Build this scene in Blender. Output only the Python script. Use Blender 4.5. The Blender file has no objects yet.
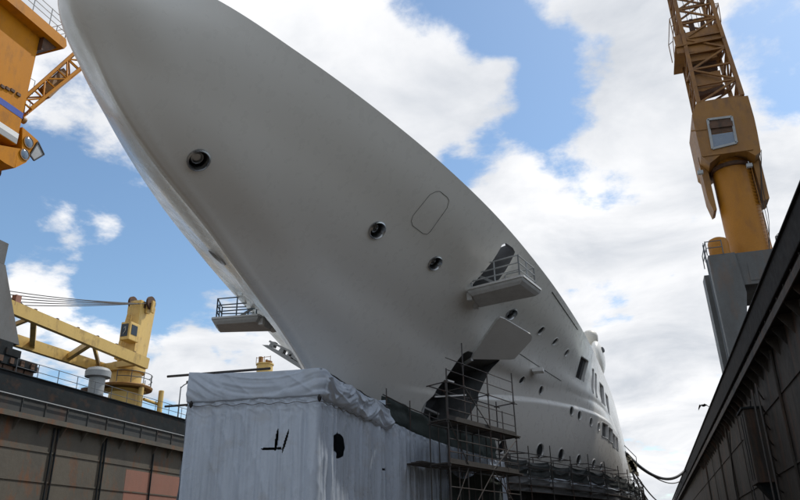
import bpy, bmesh, math, random
from mathutils import Vector, Matrix, noise
from mathutils.bvhtree import BVHTree
random.seed(7)
R = math.radians
COL = bpy.context.scene.collection
EYE = 1.6

# ------------------------------------------------------------------ camera
F = 719.0                                     # focal length in pixels of the 800 x 500 photograph
Uc = Vector((-30, -1700, F)).normalized()     # world up as the camera sees it (x right, y down, z ahead)
Yc = Vector((252, 300, F)); Yc = (Yc - Uc * Yc.dot(Uc)).normalized()   # the dock's long axis
Xc = -(Uc.cross(Yc))
if Xc.x < 0: Xc = -Xc
EYEV = Vector((0, 0, EYE))

def ray(px, py):
    d = Vector((px - 400, py - 250, F))
    return Vector((Xc.dot(d), Yc.dot(d), Uc.dot(d)))

def P(px, py, x=None, y=None, z=None):        # the world point seen at a pixel, at a given x, y or height
    r = ray(px, py)
    if x is not None: k = x / r.x
    elif y is not None: k = y / r.y
    else: k = (z - EYE) / r.z
    return r * k + EYEV

cam = bpy.data.cameras.new('camera'); camo = bpy.data.objects.new('camera', cam); COL.objects.link(camo)
M = Matrix(((Xc.x, -Xc.y, -Xc.z), (Yc.x, -Yc.y, -Yc.z), (Uc.x, -Uc.y, -Uc.z)))
camo.matrix_world = Matrix.Translation(EYEV) @ M.to_4x4()
cam.sensor_width = 36; cam.lens = F / 800 * 36; cam.clip_start = 0.1; cam.clip_end = 20000
bpy.context.scene.camera = camo

# ------------------------------------------------------------------ materials
def nn(nt, t, **kw):
    n = nt.nodes.new(t)
    for k, v in kw.items(): setattr(n, k, v)
    return n

def mat(name, col, rough=.5, metal=0, dirt=None, dirt_amt=0., dscale=(1, 1, 1), bump=0., bscale=20., spec=.5, coat=0.,
        fine=.08, rust=None, rust_amt=0., rscale=(.6, .6, .2)):
    m = bpy.data.materials.new(name); m.use_nodes = True
    nt = m.node_tree; b = nt.nodes['Principled BSDF']; L = nt.links
    b.inputs['Roughness'].default_value = rough; b.inputs['Metallic'].default_value = metal
    b.inputs['Specular IOR Level'].default_value = spec; b.inputs['Coat Weight'].default_value = coat
    tc = nn(nt, 'ShaderNodeTexCoord')
    def noise_fac(scale, detail, lo, hi, rough_=.6, seed=0.):
        mp = nn(nt, 'ShaderNodeMapping'); mp.inputs['Scale'].default_value = scale; mp.inputs['Location'].default_value = (seed, seed * 1.7, seed * .3)
        L.new(tc.outputs['Object'], mp.inputs['Vector'])
        n = nn(nt, 'ShaderNodeTexNoise'); n.inputs['Scale'].default_value = 1; n.inputs['Detail'].default_value = detail
        n.inputs['Roughness'].default_value = rough_
        L.new(mp.outputs['Vector'], n.inputs['Vector'])
        r = nn(nt, 'ShaderNodeMapRange'); r.inputs['From Min'].default_value = lo; r.inputs['From Max'].default_value = hi
        L.new(n.outputs['Fac'], r.inputs['Value']); return r.outputs['Result'], n.outputs['Fac']
    def mix(a, bcol, fac):
        mx = nn(nt, 'ShaderNodeMix', data_type='RGBA')
        if isinstance(a, tuple): mx.inputs['A'].default_value = (*a, 1)
        else: L.new(a, mx.inputs['A'])
        if isinstance(bcol, tuple): mx.inputs['B'].default_value = (*bcol, 1)
        else: L.new(bcol, mx.inputs['B'])
        L.new(fac, mx.inputs['Factor']); return mx.outputs['Result']
    def mul(f, k):
        n = nn(nt, 'ShaderNodeMath', operation='MULTIPLY'); L.new(f, n.inputs[0]); n.inputs[1].default_value = k; return n.outputs[0]
    f, _ = noise_fac((9, 9, 9), 5, .3, .7, seed=3.)
    c = mix(tuple(x * (1 - fine) for x in col), tuple(min(1, x * (1 + fine)) for x in col), f)
    if dirt:
        f, _ = noise_fac(dscale, 7, .42, .72, seed=1.)
        c = mix(c, dirt, mul(f, dirt_amt))
    if rust:
        f, _ = noise_fac(rscale, 9, .52, .68, .68, seed=11.)
        c = mix(c, rust, mul(f, rust_amt))
    L.new(c, b.inputs['Base Color'])
    rf, raw = noise_fac((2.3, 2.3, 2.3), 4, .3, .7, seed=5.)
    rm = nn(nt, 'ShaderNodeMapRange'); rm.inputs['To Min'].default_value = max(.02, rough - .08); rm.inputs['To Max'].default_value = min(1, rough + .1)
    L.new(rf, rm.inputs['Value']); L.new(rm.outputs['Result'], b.inputs['Roughness'])
    if bump:
        _, h = noise_fac((bscale,) * 3, 5, 0, 1, seed=8.)
        bp = nn(nt, 'ShaderNodeBump'); bp.inputs['Strength'].default_value = bump; bp.inputs['Distance'].default_value = .05
        L.new(h, bp.inputs['Height']); L.new(bp.outputs['Normal'], b.inputs['Normal'])
    return m

MT = dict(
    hull=mat('white_hull_paint', (.76, .748, .71), .3, dirt=(.68, .66, .62), dirt_amt=.1, dscale=(.25, .25, .25), fine=.004, coat=.08, bump=.03, bscale=.4),
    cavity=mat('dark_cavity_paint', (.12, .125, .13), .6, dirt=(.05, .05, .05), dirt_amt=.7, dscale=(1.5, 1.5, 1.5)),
    hatch=mat('white_hatch_paint', (.62, .62, .61), .35, dirt=(.45, .44, .42), dirt_amt=.3, fine=.02),
    under=mat('grey_platform_paint', (.5, .5, .49), .4, dirt=(.34, .34, .33), dirt_amt=.5, dscale=(2, 2, 2)),
    chrome=mat('polished_steel', (.4, .41, .42), .3, 1., fine=.02),
    black=mat('black_rubber_and_shadow', (.012, .012, .013), .4),  # also colours the sheet that stands for shadow under the walkway
    glass=mat('dark_window_glass', (.03, .034, .038), .1, spec=.4, fine=.0),
    bluegl=mat('blue_grey_cab_glass', (.12, .17, .24), .12, spec=.7),
    seam=mat('dark_seam', (.07, .07, .07), .6),
    tarp=mat('white_plastic_tarpaulin', (.47, .54, .64), .3, dirt=(.33, .37, .42), dirt_amt=.45, dscale=(.9, .9, .25), bump=.08, bscale=7, fine=.04,
             rust=(.33, .29, .24), rust_amt=.3, rscale=(.7, .7, 1.1)),
    tarp2=mat('pale_blue_plastic_sheet', (.5, .56, .63), .35, dirt=(.28, .31, .34), dirt_amt=.6, dscale=(1.2, 1.2, .3), bump=.3, bscale=4, fine=.04),
    net=mat('dark_scaffold_netting', (.028, .036, .036), .6, dirt=(.1, .105, .105), dirt_amt=.8, dscale=(1.1, 1.1, 2.2), bump=.5, bscale=6),
    greennet=mat('green_scaffold_netting', (.035, .05, .046), .7, dirt=(.015, .02, .02), dirt_amt=.7, dscale=(1.5, 1.5, 1.5), bump=.3, bscale=6),
    scaf=mat('weathered_scaffold_steel', (.07, .065, .062), .55, .3, rust=(.12, .05, .03), rust_amt=.8, rscale=(3, 3, 1)),
    plank=mat('grey_scaffold_planks', (.06, .055, .05), .8, dirt=(.03, .028, .026), dirt_amt=.6, dscale=(4, 4, 4)),
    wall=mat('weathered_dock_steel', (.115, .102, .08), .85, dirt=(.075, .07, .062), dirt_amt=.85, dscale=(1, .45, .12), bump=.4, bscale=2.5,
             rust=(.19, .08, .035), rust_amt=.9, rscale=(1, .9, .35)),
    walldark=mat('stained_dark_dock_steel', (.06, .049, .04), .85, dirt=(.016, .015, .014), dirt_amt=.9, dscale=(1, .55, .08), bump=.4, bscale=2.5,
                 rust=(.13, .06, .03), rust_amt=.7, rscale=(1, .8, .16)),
    fascia=mat('dark_blue_grey_steel', (.02, .025, .028), .9, dirt=(.014, .014, .014), dirt_amt=.7, dscale=(.5, .5, 1), bump=.2, bscale=3, spec=.2,
               rust=(.09, .045, .025), rust_amt=.5, rscale=(.9, .7, .9)),
    primer=mat('red_primer_paint', (.30, .14, .10), .75, dirt=(.2, .12, .09), dirt_amt=.6, dscale=(1, .8, .3)),
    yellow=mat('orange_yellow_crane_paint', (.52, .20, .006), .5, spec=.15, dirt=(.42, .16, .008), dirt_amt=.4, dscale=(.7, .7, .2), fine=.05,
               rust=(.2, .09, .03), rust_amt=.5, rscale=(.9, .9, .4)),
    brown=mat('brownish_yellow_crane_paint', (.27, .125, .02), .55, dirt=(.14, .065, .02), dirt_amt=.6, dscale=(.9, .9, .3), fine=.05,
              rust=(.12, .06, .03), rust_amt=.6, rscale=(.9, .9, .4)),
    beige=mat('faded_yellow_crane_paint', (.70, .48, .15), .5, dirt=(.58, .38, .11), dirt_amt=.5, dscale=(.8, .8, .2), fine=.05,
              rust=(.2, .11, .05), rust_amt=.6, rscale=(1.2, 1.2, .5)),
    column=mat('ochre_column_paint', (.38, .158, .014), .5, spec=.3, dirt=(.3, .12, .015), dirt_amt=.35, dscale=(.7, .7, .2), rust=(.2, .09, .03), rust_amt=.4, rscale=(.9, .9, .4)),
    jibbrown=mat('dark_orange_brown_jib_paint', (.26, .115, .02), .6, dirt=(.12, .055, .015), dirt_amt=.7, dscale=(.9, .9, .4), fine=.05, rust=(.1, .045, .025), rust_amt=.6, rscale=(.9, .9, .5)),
    crust=mat('rusty_crane_parts', (.11, .055, .03), .75, dirt=(.03, .025, .02), dirt_amt=.8, dscale=(2, 2, 2)),
    grey=mat('grey_portal_paint', (.10, .105, .107), .6, dirt=(.06, .056, .052), dirt_amt=.7, dscale=(.6, .6, .25), rust=(.13, .08, .05), rust_amt=.5, rscale=(1, 1, .3)),
    lgrey=mat('light_grey_paint', (.33, .35, .36), .55, dirt=(.2, .19, .18), dirt_amt=.5),
    blue=mat('blue_stripe_paint', (.008, .05, .33), .45),
    white=mat('white_stripe_paint', (.75, .75, .74), .45),
    stripegrey=mat('grey_stripe_paint', (.3, .31, .32), .45),
    cable=mat('black_cable', (.012, .012, .013), .5),
    rope=mat('grey_rope', (.11, .105, .1), .8),
    dome=mat('off_white_dome', (.55, .53, .48), .45),
    canvas=mat('tan_canvas', (.6, .53, .38), .8, dirt=(.3, .24, .15), dirt_amt=.6),
    floor=mat('dock_floor_steel', (.115, .1, .082), .85, dirt=(.085, .073, .06), dirt_amt=.7, dscale=(.3, .3, .3), rust=(.2, .1, .05), rust_amt=.4, rscale=(.4, .4, .4)),
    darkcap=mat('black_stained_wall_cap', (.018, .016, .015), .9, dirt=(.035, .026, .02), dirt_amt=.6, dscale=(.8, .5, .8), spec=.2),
    upanel=mat('grey_wall_plating', (.055, .058, .056), .85, dirt=(.05, .045, .04), dirt_amt=.8, dscale=(1, .5, .4), rust=(.12, .06, .035), rust_amt=.5, rscale=(.8, .8, .3)),
    strip=mat('dirty_grey_sheeting', (.17, .175, .18), .5, dirt=(.05, .055, .055), dirt_amt=.85, dscale=(.5, .5, 3.2), bump=.25, bscale=5),
    feather=mat('dark_feathers', (.03, .03, .035), .8),
    rail=mat('painted_rail_steel', (.09, .1, .11), .5, .2),
    railblue=mat('blue_grey_rail', (.1, .14, .18), .45, .2),
)

# ------------------------------------------------------------------ mesh builder
class MB:
    def __init__(s): s.v = []; s.f = []; s.sm = []
    def add(s, vs, fs, smooth=False):
        k = len(s.v); s.v += [Vector(v) for v in vs]
        for f in fs: s.f.append([k + i for i in f]); s.sm.append(smooth)
        return s
    def box(s, a, b, rot=None, c=None):
        a = Vector(a); b = Vector(b)
        vs = [Vector((x, y, z)) for x in (a.x, b.x) for y in (a.y, b.y) for z in (a.z, b.z)]
        if rot is not None:
            c = c or (a + b) / 2; vs = [rot @ (v - c) + c for v in vs]
        return s.add(vs, [(0, 1, 3, 2), (4, 6, 7, 5), (0, 4, 5, 1), (2, 3, 7, 6), (0, 2, 6, 4), (1, 5, 7, 3)])
    def bar(s, p, q, w, h, up=(0, 0, 1)):
        p = Vector(p); q = Vector(q); d = (q - p)
        if d.length < 1e-6: return s
        d.normalize(); up = Vector(up)
        if abs(d.dot(up)) > .98: up = Vector((0, 1, 0))
        a = d.cross(up).normalized() * w / 2; b = a.cross(d).normalized() * h / 2
        vs = [p - a - b, p + a - b, p + a + b, p - a + b, q - a - b, q + a - b, q + a + b, q - a + b]
        return s.add(vs, [(3, 2, 1, 0), (4, 5, 6, 7), (0, 1, 5, 4), (1, 2, 6, 5), (2, 3, 7, 6), (3, 0, 4, 7)])
    def tube(s, pts, r, n=8, r2=None, caps=True):
        pts = [Vector(p) for p in pts]; N = len(pts); k = len(s.v); ref = None
        for i, p in enumerate(pts):
            d = (pts[min(i + 1, N - 1)] - pts[max(i - 1, 0)]).normalized()
            if ref is None:
                ref = d.orthogonal().normalized()
            a = (ref - d * ref.dot(d)).normalized(); ref = a; b = d.cross(a)
            rr = r if r2 is None else r + (r2 - r) * i / max(1, N - 1)
            for j in range(n):
                t = 2 * math.pi * j / n; s.v.append(p + (a * math.cos(t) + b * math.sin(t)) * rr)
        for i in range(N - 1):
            for j in range(n):
                j2 = (j + 1) % n
                s.f.append([k + i * n + j, k + i * n + j2, k + (i + 1) * n + j2, k + (i + 1) * n + j]); s.sm.append(True)
        if caps:
            s.f.append([k + j for j in reversed(range(n))]); s.sm.append(False)
            s.f.append([k + (N - 1) * n + j for j in range(n)]); s.sm.append(False)
        return s
    def lathe(s, prof, base, n=40, axis=None):
        k = len(s.v); base = Vector(base)
        rot = Matrix.Identity(3) if axis is None else Vector((0, 0, 1)).rotation_difference(Vector(axis)).to_matrix()
        for (r, z) in prof:
            for j in range(n):
                t = 2 * math.pi * j / n; s.v.append(rot @ Vector((r * math.cos(t), r * math.sin(t), z)) + base)
        for i in range(len(prof) - 1):
            for j in range(n):
                j2 = (j + 1) % n
                s.f.append([k + i * n + j, k + i * n + j2, k + (i + 1) * n + j2, k + (i + 1) * n + j]); s.sm.append(True)
        if prof[0][0] > 1e-4: s.f.append([k + j for j in reversed(range(n))]); s.sm.append(False)
        if prof[-1][0] > 1e-4: s.f.append([k + (len(prof) - 1) * n + j for j in range(n)]); s.sm.append(False)
        return s
    def prism(s, pts, vec):                   # closed polygon swept along vec
        pts = [Vector(p) for p in pts]; n = len(pts); vec = Vector(vec)
        vs = pts + [p + vec for p in pts]
        return s.add(vs, [list(range(n)), [n + i for i in reversed(range(n))]] + [[(i + 1) % n, i, n + i, n + (i + 1) % n] for i in range(n)])
    def grid(s, fn, nu, nv, keep=None, smooth=True):
        k = len(s.v)
        for i in range(nu + 1):
            for j in range(nv + 1): s.v.append(Vector(fn(i / nu, j / nv)))
        for i in range(nu):
            for j in range(nv):
                if keep and not keep((i + .5) / nu, (j + .5) / nv): continue
                a = k + i * (nv + 1) + j
                s.f.append([a, a + nv + 1, a + nv + 2, a + 1]); s.sm.append(smooth)
        return s
    def build(s, name, material, parent=None, sharp=35, bevel=0, fixn=True):
        org = parent['_org'] if parent is not None else None
        o0 = Vector(org) if org is not None else Vector((0, 0, 0))
        me = bpy.data.meshes.new(name)
        me.from_pydata([tuple(v - o0) for v in s.v], [], s.f)
        me.polygons.foreach_set('use_smooth', s.sm)
        if fixn:
            bm = bmesh.new(); bm.from_mesh(me); bmesh.ops.recalc_face_normals(bm, faces=bm.faces)
            if bevel: bmesh.ops.bevel(bm, geom=list(bm.edges), offset=bevel, segments=2, affect='EDGES', profile=.7)
            bm.to_mesh(me); bm.free()
        if sharp and any(s.sm): me.set_sharp_from_angle(angle=R(sharp))
        for mm in (material if isinstance(material, (list, tuple)) else [material]): me.materials.append(MT[mm])
        o = bpy.data.objects.new(name, me); COL.objects.link(o)
        if parent is not None:
            o.parent = parent
            o['_org'] = tuple(o0)
        else:
            o['_org'] = (0., 0., 0.)
        return o

def tag(o, label=None, cat=None, group=None, kind=None):
    if label: o['label'] = label
    if cat: o['category'] = cat
    if group: o['group'] = group
    if kind: o['kind'] = kind
    return o

def thing(name, loc, label, cat, group=None):
    o = bpy.data.objects.new(name, None); COL.objects.link(o); o.location = loc; o['_org'] = tuple(loc)
    o.empty_display_size = .3
    return tag(o, label, cat, group)

def fbm(v, o=4): return noise.fractal(Vector(v), 1.0, 2.0, o)

def lerp(a, b, t): return a + (b - a) * t

def interp(tab, x):
    if x <= tab[0][0]: return tab[0][1]
    for (a, va), (b, vb) in zip(tab, tab[1:]):
        if x <= b: return va + (vb - va) * (x - a) / (b - a)
    return tab[-1][1]

# ------------------------------------------------------------------ sky and sun
SUN = Vector((.36, .45, .82)).normalized()
w = bpy.data.worlds.new('World'); bpy.context.scene.world = w; w.use_nodes = True
nt = w.node_tree; L = nt.links; bg = nt.nodes['Background']
sky = nn(nt, 'ShaderNodeTexSky', sky_type='NISHITA', sun_disc=False)
sky.sun_elevation = math.asin(SUN.z); sky.sun_rotation = math.atan2(SUN.x, SUN.y)
sky.air_density = 1.0; sky.dust_density = .6; sky.ozone_density = 1.5
bg.inputs['Strength'].default_value = .1
tc = nn(nt, 'ShaderNodeTexCoord')
sep = nn(nt, 'ShaderNodeSeparateXYZ'); L.new(tc.outputs['Generated'], sep.inputs[0])
def mth(op, a, b=None, clamp=False):
    n = nn(nt, 'ShaderNodeMath', operation=op, use_clamp=clamp)
    for i, q in enumerate((a, b)):
        if q is None: continue
        if isinstance(q, (int, float)): n.inputs[i].default_value = q
        else: L.new(q, n.inputs[i])
    return n.outputs[0]
zz = mth('ADD', mth('MAXIMUM', sep.outputs[2], 0.0), .22)
comb = nn(nt, 'ShaderNodeCombineXYZ'); L.new(mth('DIVIDE', sep.outputs[0], zz), comb.inputs[0]); L.new(mth('DIVIDE', sep.outputs[1], zz), comb.inputs[1])
def nse(scale, detail, rough, off, dist=0.):
    mp = nn(nt, 'ShaderNodeMapping'); mp.inputs['Location'].default_value = off; mp.inputs['Scale'].default_value = (scale,) * 3
    L.new(comb.outputs[0], mp.inputs['Vector'])
    n = nn(nt, 'ShaderNodeTexNoise'); n.inputs['Scale'].default_value = 1; n.inputs['Detail'].default_value = detail; n.inputs['Roughness'].default_value = rough
    n.inputs['Distortion'].default_value = dist
    L.new(mp.outputs[0], n.inputs['Vector']); return n.outputs['Fac']
cov = mth('ADD', mth('ADD', mth('MULTIPLY', nse(2.8, 11, .62, (3.1, 1.7, 0), .2), 1.5), -.27), mth('MULTIPLY', nse(9.0, 8, .6, (7.7, .4, 0), .2), .42))
# weather: where this day's cloud deck is thick or open (directions in the world)
for px, py, rad, amp in [
        (120, 235, 12, -.34), (60, 275, 8, -.25), (200, 290, 8, -.3), (160, 230, 4, .34), (240, 345, 6, .36), (75, 335, 6, .3), (150, 345, 4, .25), (190, 330, 4, .1),
        (90, 130, 9, .3), (45, 268, 3.2, .36), (20, 200, 5, -.25), (175, 190, 5, -.2),
        (455, 26, 6, -.36), (545, 66, 6, -.34), (580, 85, 4, -.24), (515, 116, 3.4, -.32), (468, 158, 2.8, -.34), (580, 162, 4, -.24), (640, 45, 3, -.2), (45, 205, 2, .3), (92, 226, 2.4, .26), (100, 332, 3, .3), (20, 300, 4, .2), (785, 60, 5, -.2), (600, 310, 2.5, -.2),
        (330, 20, 8, .3), (430, 80, 6, .34), (465, 85, 4, .15), (512, 86, 2.6, .3), (605, 20, 4, .3), (530, 8, 2.4, .2), (700, 230, 14, .15), (640, 110, 6, .2), (540, 190, 6, .2), (600, 120, 3, .1), (620, 350, 7, .1), (640, 440, 6, .14), (560, 20, 2, -.05)]:
    d = ray(px, py).normalized()
    vm = nn(nt, 'ShaderNodeVectorMath', operation='DOT_PRODUCT'); L.new(tc.outputs['Generated'], vm.inputs[0]); vm.inputs[1].default_value = d
    mr = nn(nt, 'ShaderNodeMapRange', interpolation_type='SMOOTHSTEP'); mr.inputs['From Min'].default_value = math.cos(R(rad * 1.3)); mr.inputs['From Max'].default_value = 1
    mr.inputs['To Max'].default_value = amp
    L.new(vm.outputs['Value'], mr.inputs['Value']); cov = mth('ADD', cov, mr.outputs['Result'])
mr = nn(nt, 'ShaderNodeMapRange', interpolation_type='SMOOTHSTEP'); mr.inputs['From Min'].default_value = .52; mr.inputs['From Max'].default_value = .76
L.new(cov, mr.inputs['Value']); mask = mr.outputs['Result']
shade = nn(nt, 'ShaderNodeMapRange'); shade.inputs['From Min'].default_value = .35; shade.inputs['From Max'].default_value = .68
L.new(nse(2.6, 9, .56, (3.25, 1.95, 0), .4), shade.inputs['Value'])
cc = nn(nt, 'ShaderNodeMix', data_type='RGBA'); cc.inputs['A'].default_value = (9.8, 9.8, 9.9, 1); cc.inputs['B'].default_value = (5.7, 6.05, 6.6, 1)
L.new(shade.outputs['Result'], cc.inputs['Factor'])
mx = nn(nt, 'ShaderNodeMix', data_type='RGBA'); L.new(mask, mx.inputs['Factor'])
tint = nn(nt, 'ShaderNodeMix', data_type='RGBA', blend_type='MULTIPLY'); tint.inputs['Factor'].default_value = 1; tint.inputs['B'].default_value = (1.28, 1.42, 1.42, 1)
L.new(sky.outputs[0], tint.inputs['A']); L.new(tint.outputs['Result'], mx.inputs['A'])
L.new(cc.outputs['Result'], mx.inputs['B']); L.new(mx.outputs['Result'], bg.inputs['Color'])
sun = bpy.data.lights.new('sun', 'SUN'); sun.energy = 2.4; sun.angle = R(.6); sun.color = (1, .95, .87)
so = bpy.data.objects.new('sun', sun); COL.objects.link(so); so.rotation_euler = (-SUN).to_track_quat('-Z', 'Y').to_euler(); so.location = (0, 0, 60)
sc = bpy.context.scene
sc.view_settings.view_transform = 'Standard'; sc.view_settings.look = 'None'; sc.view_settings.gamma = 1; sc.view_settings.use_curve_mapping = False
sc.view_settings.exposure = 0.15
sc.render.engine = 'CYCLES'

# ------------------------------------------------------------------ ground
XL, XR, WT = -40.0, 6.85, 13.5                # the two dock walls' inner faces and their tops
tag(MB().box((-6000, -6000, -4.2), (6000, 6000, -4)).build('water', 'fascia'), kind='structure')
tag(MB().box((XL - 9, -40, -3.9), (XR + 9, 225, 0)).build('dock_floor', 'floor'), kind='structure')

def dock_wall(sx, xi, label, wm, ym):
    t = thing('dock_wall', (xi, 0, 0), label, 'dock wall')
    X = lambda d: xi + sx * d                 # d: into the wall
    y0, y1 = -40, 225
    def slab(name, d0, d1, z0, z1, m, a=y0, b=y1):
        return MB().box((min(X(d0), X(d1)), a, z0), (max(X(d0), X(d1)), b, z1)).build(name, m, t)
    slab('wall_panel', 0, 9, 0.01, 10.62, wm)
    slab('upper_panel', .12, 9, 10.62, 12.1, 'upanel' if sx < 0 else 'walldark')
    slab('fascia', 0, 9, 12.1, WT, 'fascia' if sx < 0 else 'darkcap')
    slab('top_lip', -.12, .3, WT - .003, WT + .06, 'fascia' if sx < 0 else 'darkcap')
    tp = MB().tube([(X(-.1), y0, 12.02), (X(-.1), y1, 12.02)], .05, 6).build('pipe', 'lgrey' if sx < 0 else 'darkcap', t)
    slab('ledge', -.6, .117, 10.63, 10.75, 'fascia' if sx < 0 else 'darkcap')
    slab('ledge_lip', -.66, -.603, 10.5, 10.85, wm)
    ym_ = [y for y in ym]
    for y in ym_:
        MB().prism([(X(.0), y, 10.62), (X(-.55), y, 10.62), (X(-.5), y, 10.45), (X(0), y, 9.75)], (0, .06, 0)).build('ledge_bracket', wm, t)
        MB().box((min(X(.05), X(.25)), y + .5, 10.76), (max(X(.05), X(.119)), y + .56, 12.09)).build('rib', 'upanel' if sx < 0 else 'walldark', t)
    for z in ((8.6, 6.6) if sx < 0 else (8.3, 5.1)):
        MB().box((min(X(-.06), X(0)), y0, z), (max(X(-.06), X(0)), y1, z + .1)).build('weld_strip', wm, t)
    return t, X

wl, XLf = dock_wall(-1, XL, 'weathered dry dock side wall with railing and pale crane on top, behind the tent', 'wall', [6 + 2.2 * i for i in range(48)])
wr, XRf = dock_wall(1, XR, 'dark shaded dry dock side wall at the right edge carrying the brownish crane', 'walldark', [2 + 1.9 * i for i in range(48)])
# pink primer patch, vertical pipes and seams on the far wall
MB().box((XL, 51.3, 3.0), (XL + .012, 75, 8.35)).build('primer_patch', 'primer', wl)
m = MB()
for y in (42.7, 43.1, 48.0, 48.35, 54.5):
    m.tube([(XL + .1, y, .1), (XL + .1, y, 10.4)], .07, 6)
m.build('drain_pipe', 'fascia', wl)
m = MB()
for k in range(11):
    y = 6 + k * 8.1 + random.uniform(-.6, .6)
    m.tube([(XR - .1, y, .1), (XR - .1, y + .02, 10.4)], random.choice((.03, .05, .08)), 6)
m.build('drain_pipe', 'walldark', wr)

# loose hose lines draped down the right wall
for k, (y, dy) in enumerate(((47, 2.5), (51, 2.0), (60, 3.0))):
    pts = []
    for i in range(19):
        u = i / 18
        pts.append((XR - .14 - .08 * math.sin(u * 3), y + dy * math.sin(u * math.pi) * .6 + dy * u * .3, 9.6 - 7.5 * u))
    o = MB().tube(pts, .04, 6).build('hose', 'cable')
    tag(o, ['black hose hanging down the dark wall just beyond the wall cabinet', 'second black hose hanging on the dark wall beyond the cabinet',
            'farthest black hose hanging down the dark right wall'][k], 'hose', 'hoses on the dark wall')

# cabinet with ladder on the right wall
t = thing('wall_cabinet', (XR, 45, 5.5), 'tall dark steel cabinet hanging on the right dock wall next to rungs', 'cabinet')
MB().box((XR - 1.0, 44.1, 4.8), (XR - .02, 46.4, 8.7)).build('body', 'walldark', t, bevel=.04)
MB().box((XR - 1.1, 44.0, 8.705), (XR - .02, 46.5, 8.8)).build('lid', 'fascia', t)
MB().prism([(XR - .9, 44.6, 4.79), (XR - .05, 44.6, 4.79), (XR - .05, 44.6, 3.6)], (0, 1.3, 0)).build('bracket', 'fascia', t)
m = MB()
for y in (44.7, 45.6): m.box((XR - 1.03, y, 5.0), (XR - 1.003, y + .05, 8.5))
m.build('door_seam', 'fascia', t)
t = thing('wall_ladder', (XR, 41, 4), 'dark rung ladder and cage fixed to the right wall beside the cabinet', 'ladder')
MB().tube([(XR - .7, 40.2, 2), (XR - .7, 40.2, 9.3)], .05, 6).build('stile', 'scaf', t)
MB().tube([(XR - .7, 41.8, 2), (XR - .7, 41.8, 9.3)], .05, 6).build('stile', 'scaf', t)
for i in range(9):
    MB().tube([(XR - .02, 43.2, 2.6 + .8 * i), (XR - .7, 40.2, 2.6 + .8 * i)], .04, 6).build('rung', 'scaf', t)

# ------------------------------------------------------------------ railings
def railing(name, pts, label, group=None, h=1.1, step=1.5, m='rail', rails=(1.0, .5), r=.028):
    pts = [Vector(p) for p in pts]
    t = thing(name, pts[0], label, 'railing', group)
    for k in rails:
        MB().tube([p + Vector((0, 0, h * k)) for p in pts], r, 6).build('rail', m, t)
    n = 0
    for a, b in zip(pts, pts[1:]):
        c = max(1, round((b - a).length / step))
        for i in range(c + 1):
            p = a.lerp(b, i / c)
            if n < 95: MB().tube([p, p + Vector((0, 0, h))], r, 6).build('post', m, t)
            n += 1
    return t
railing('wall_railing', [(XL - .25, 38.6, WT), (XL - .25, 150, WT)], 'thin dark guard railing along the top of the left dock wall', step=2.0)

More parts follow.
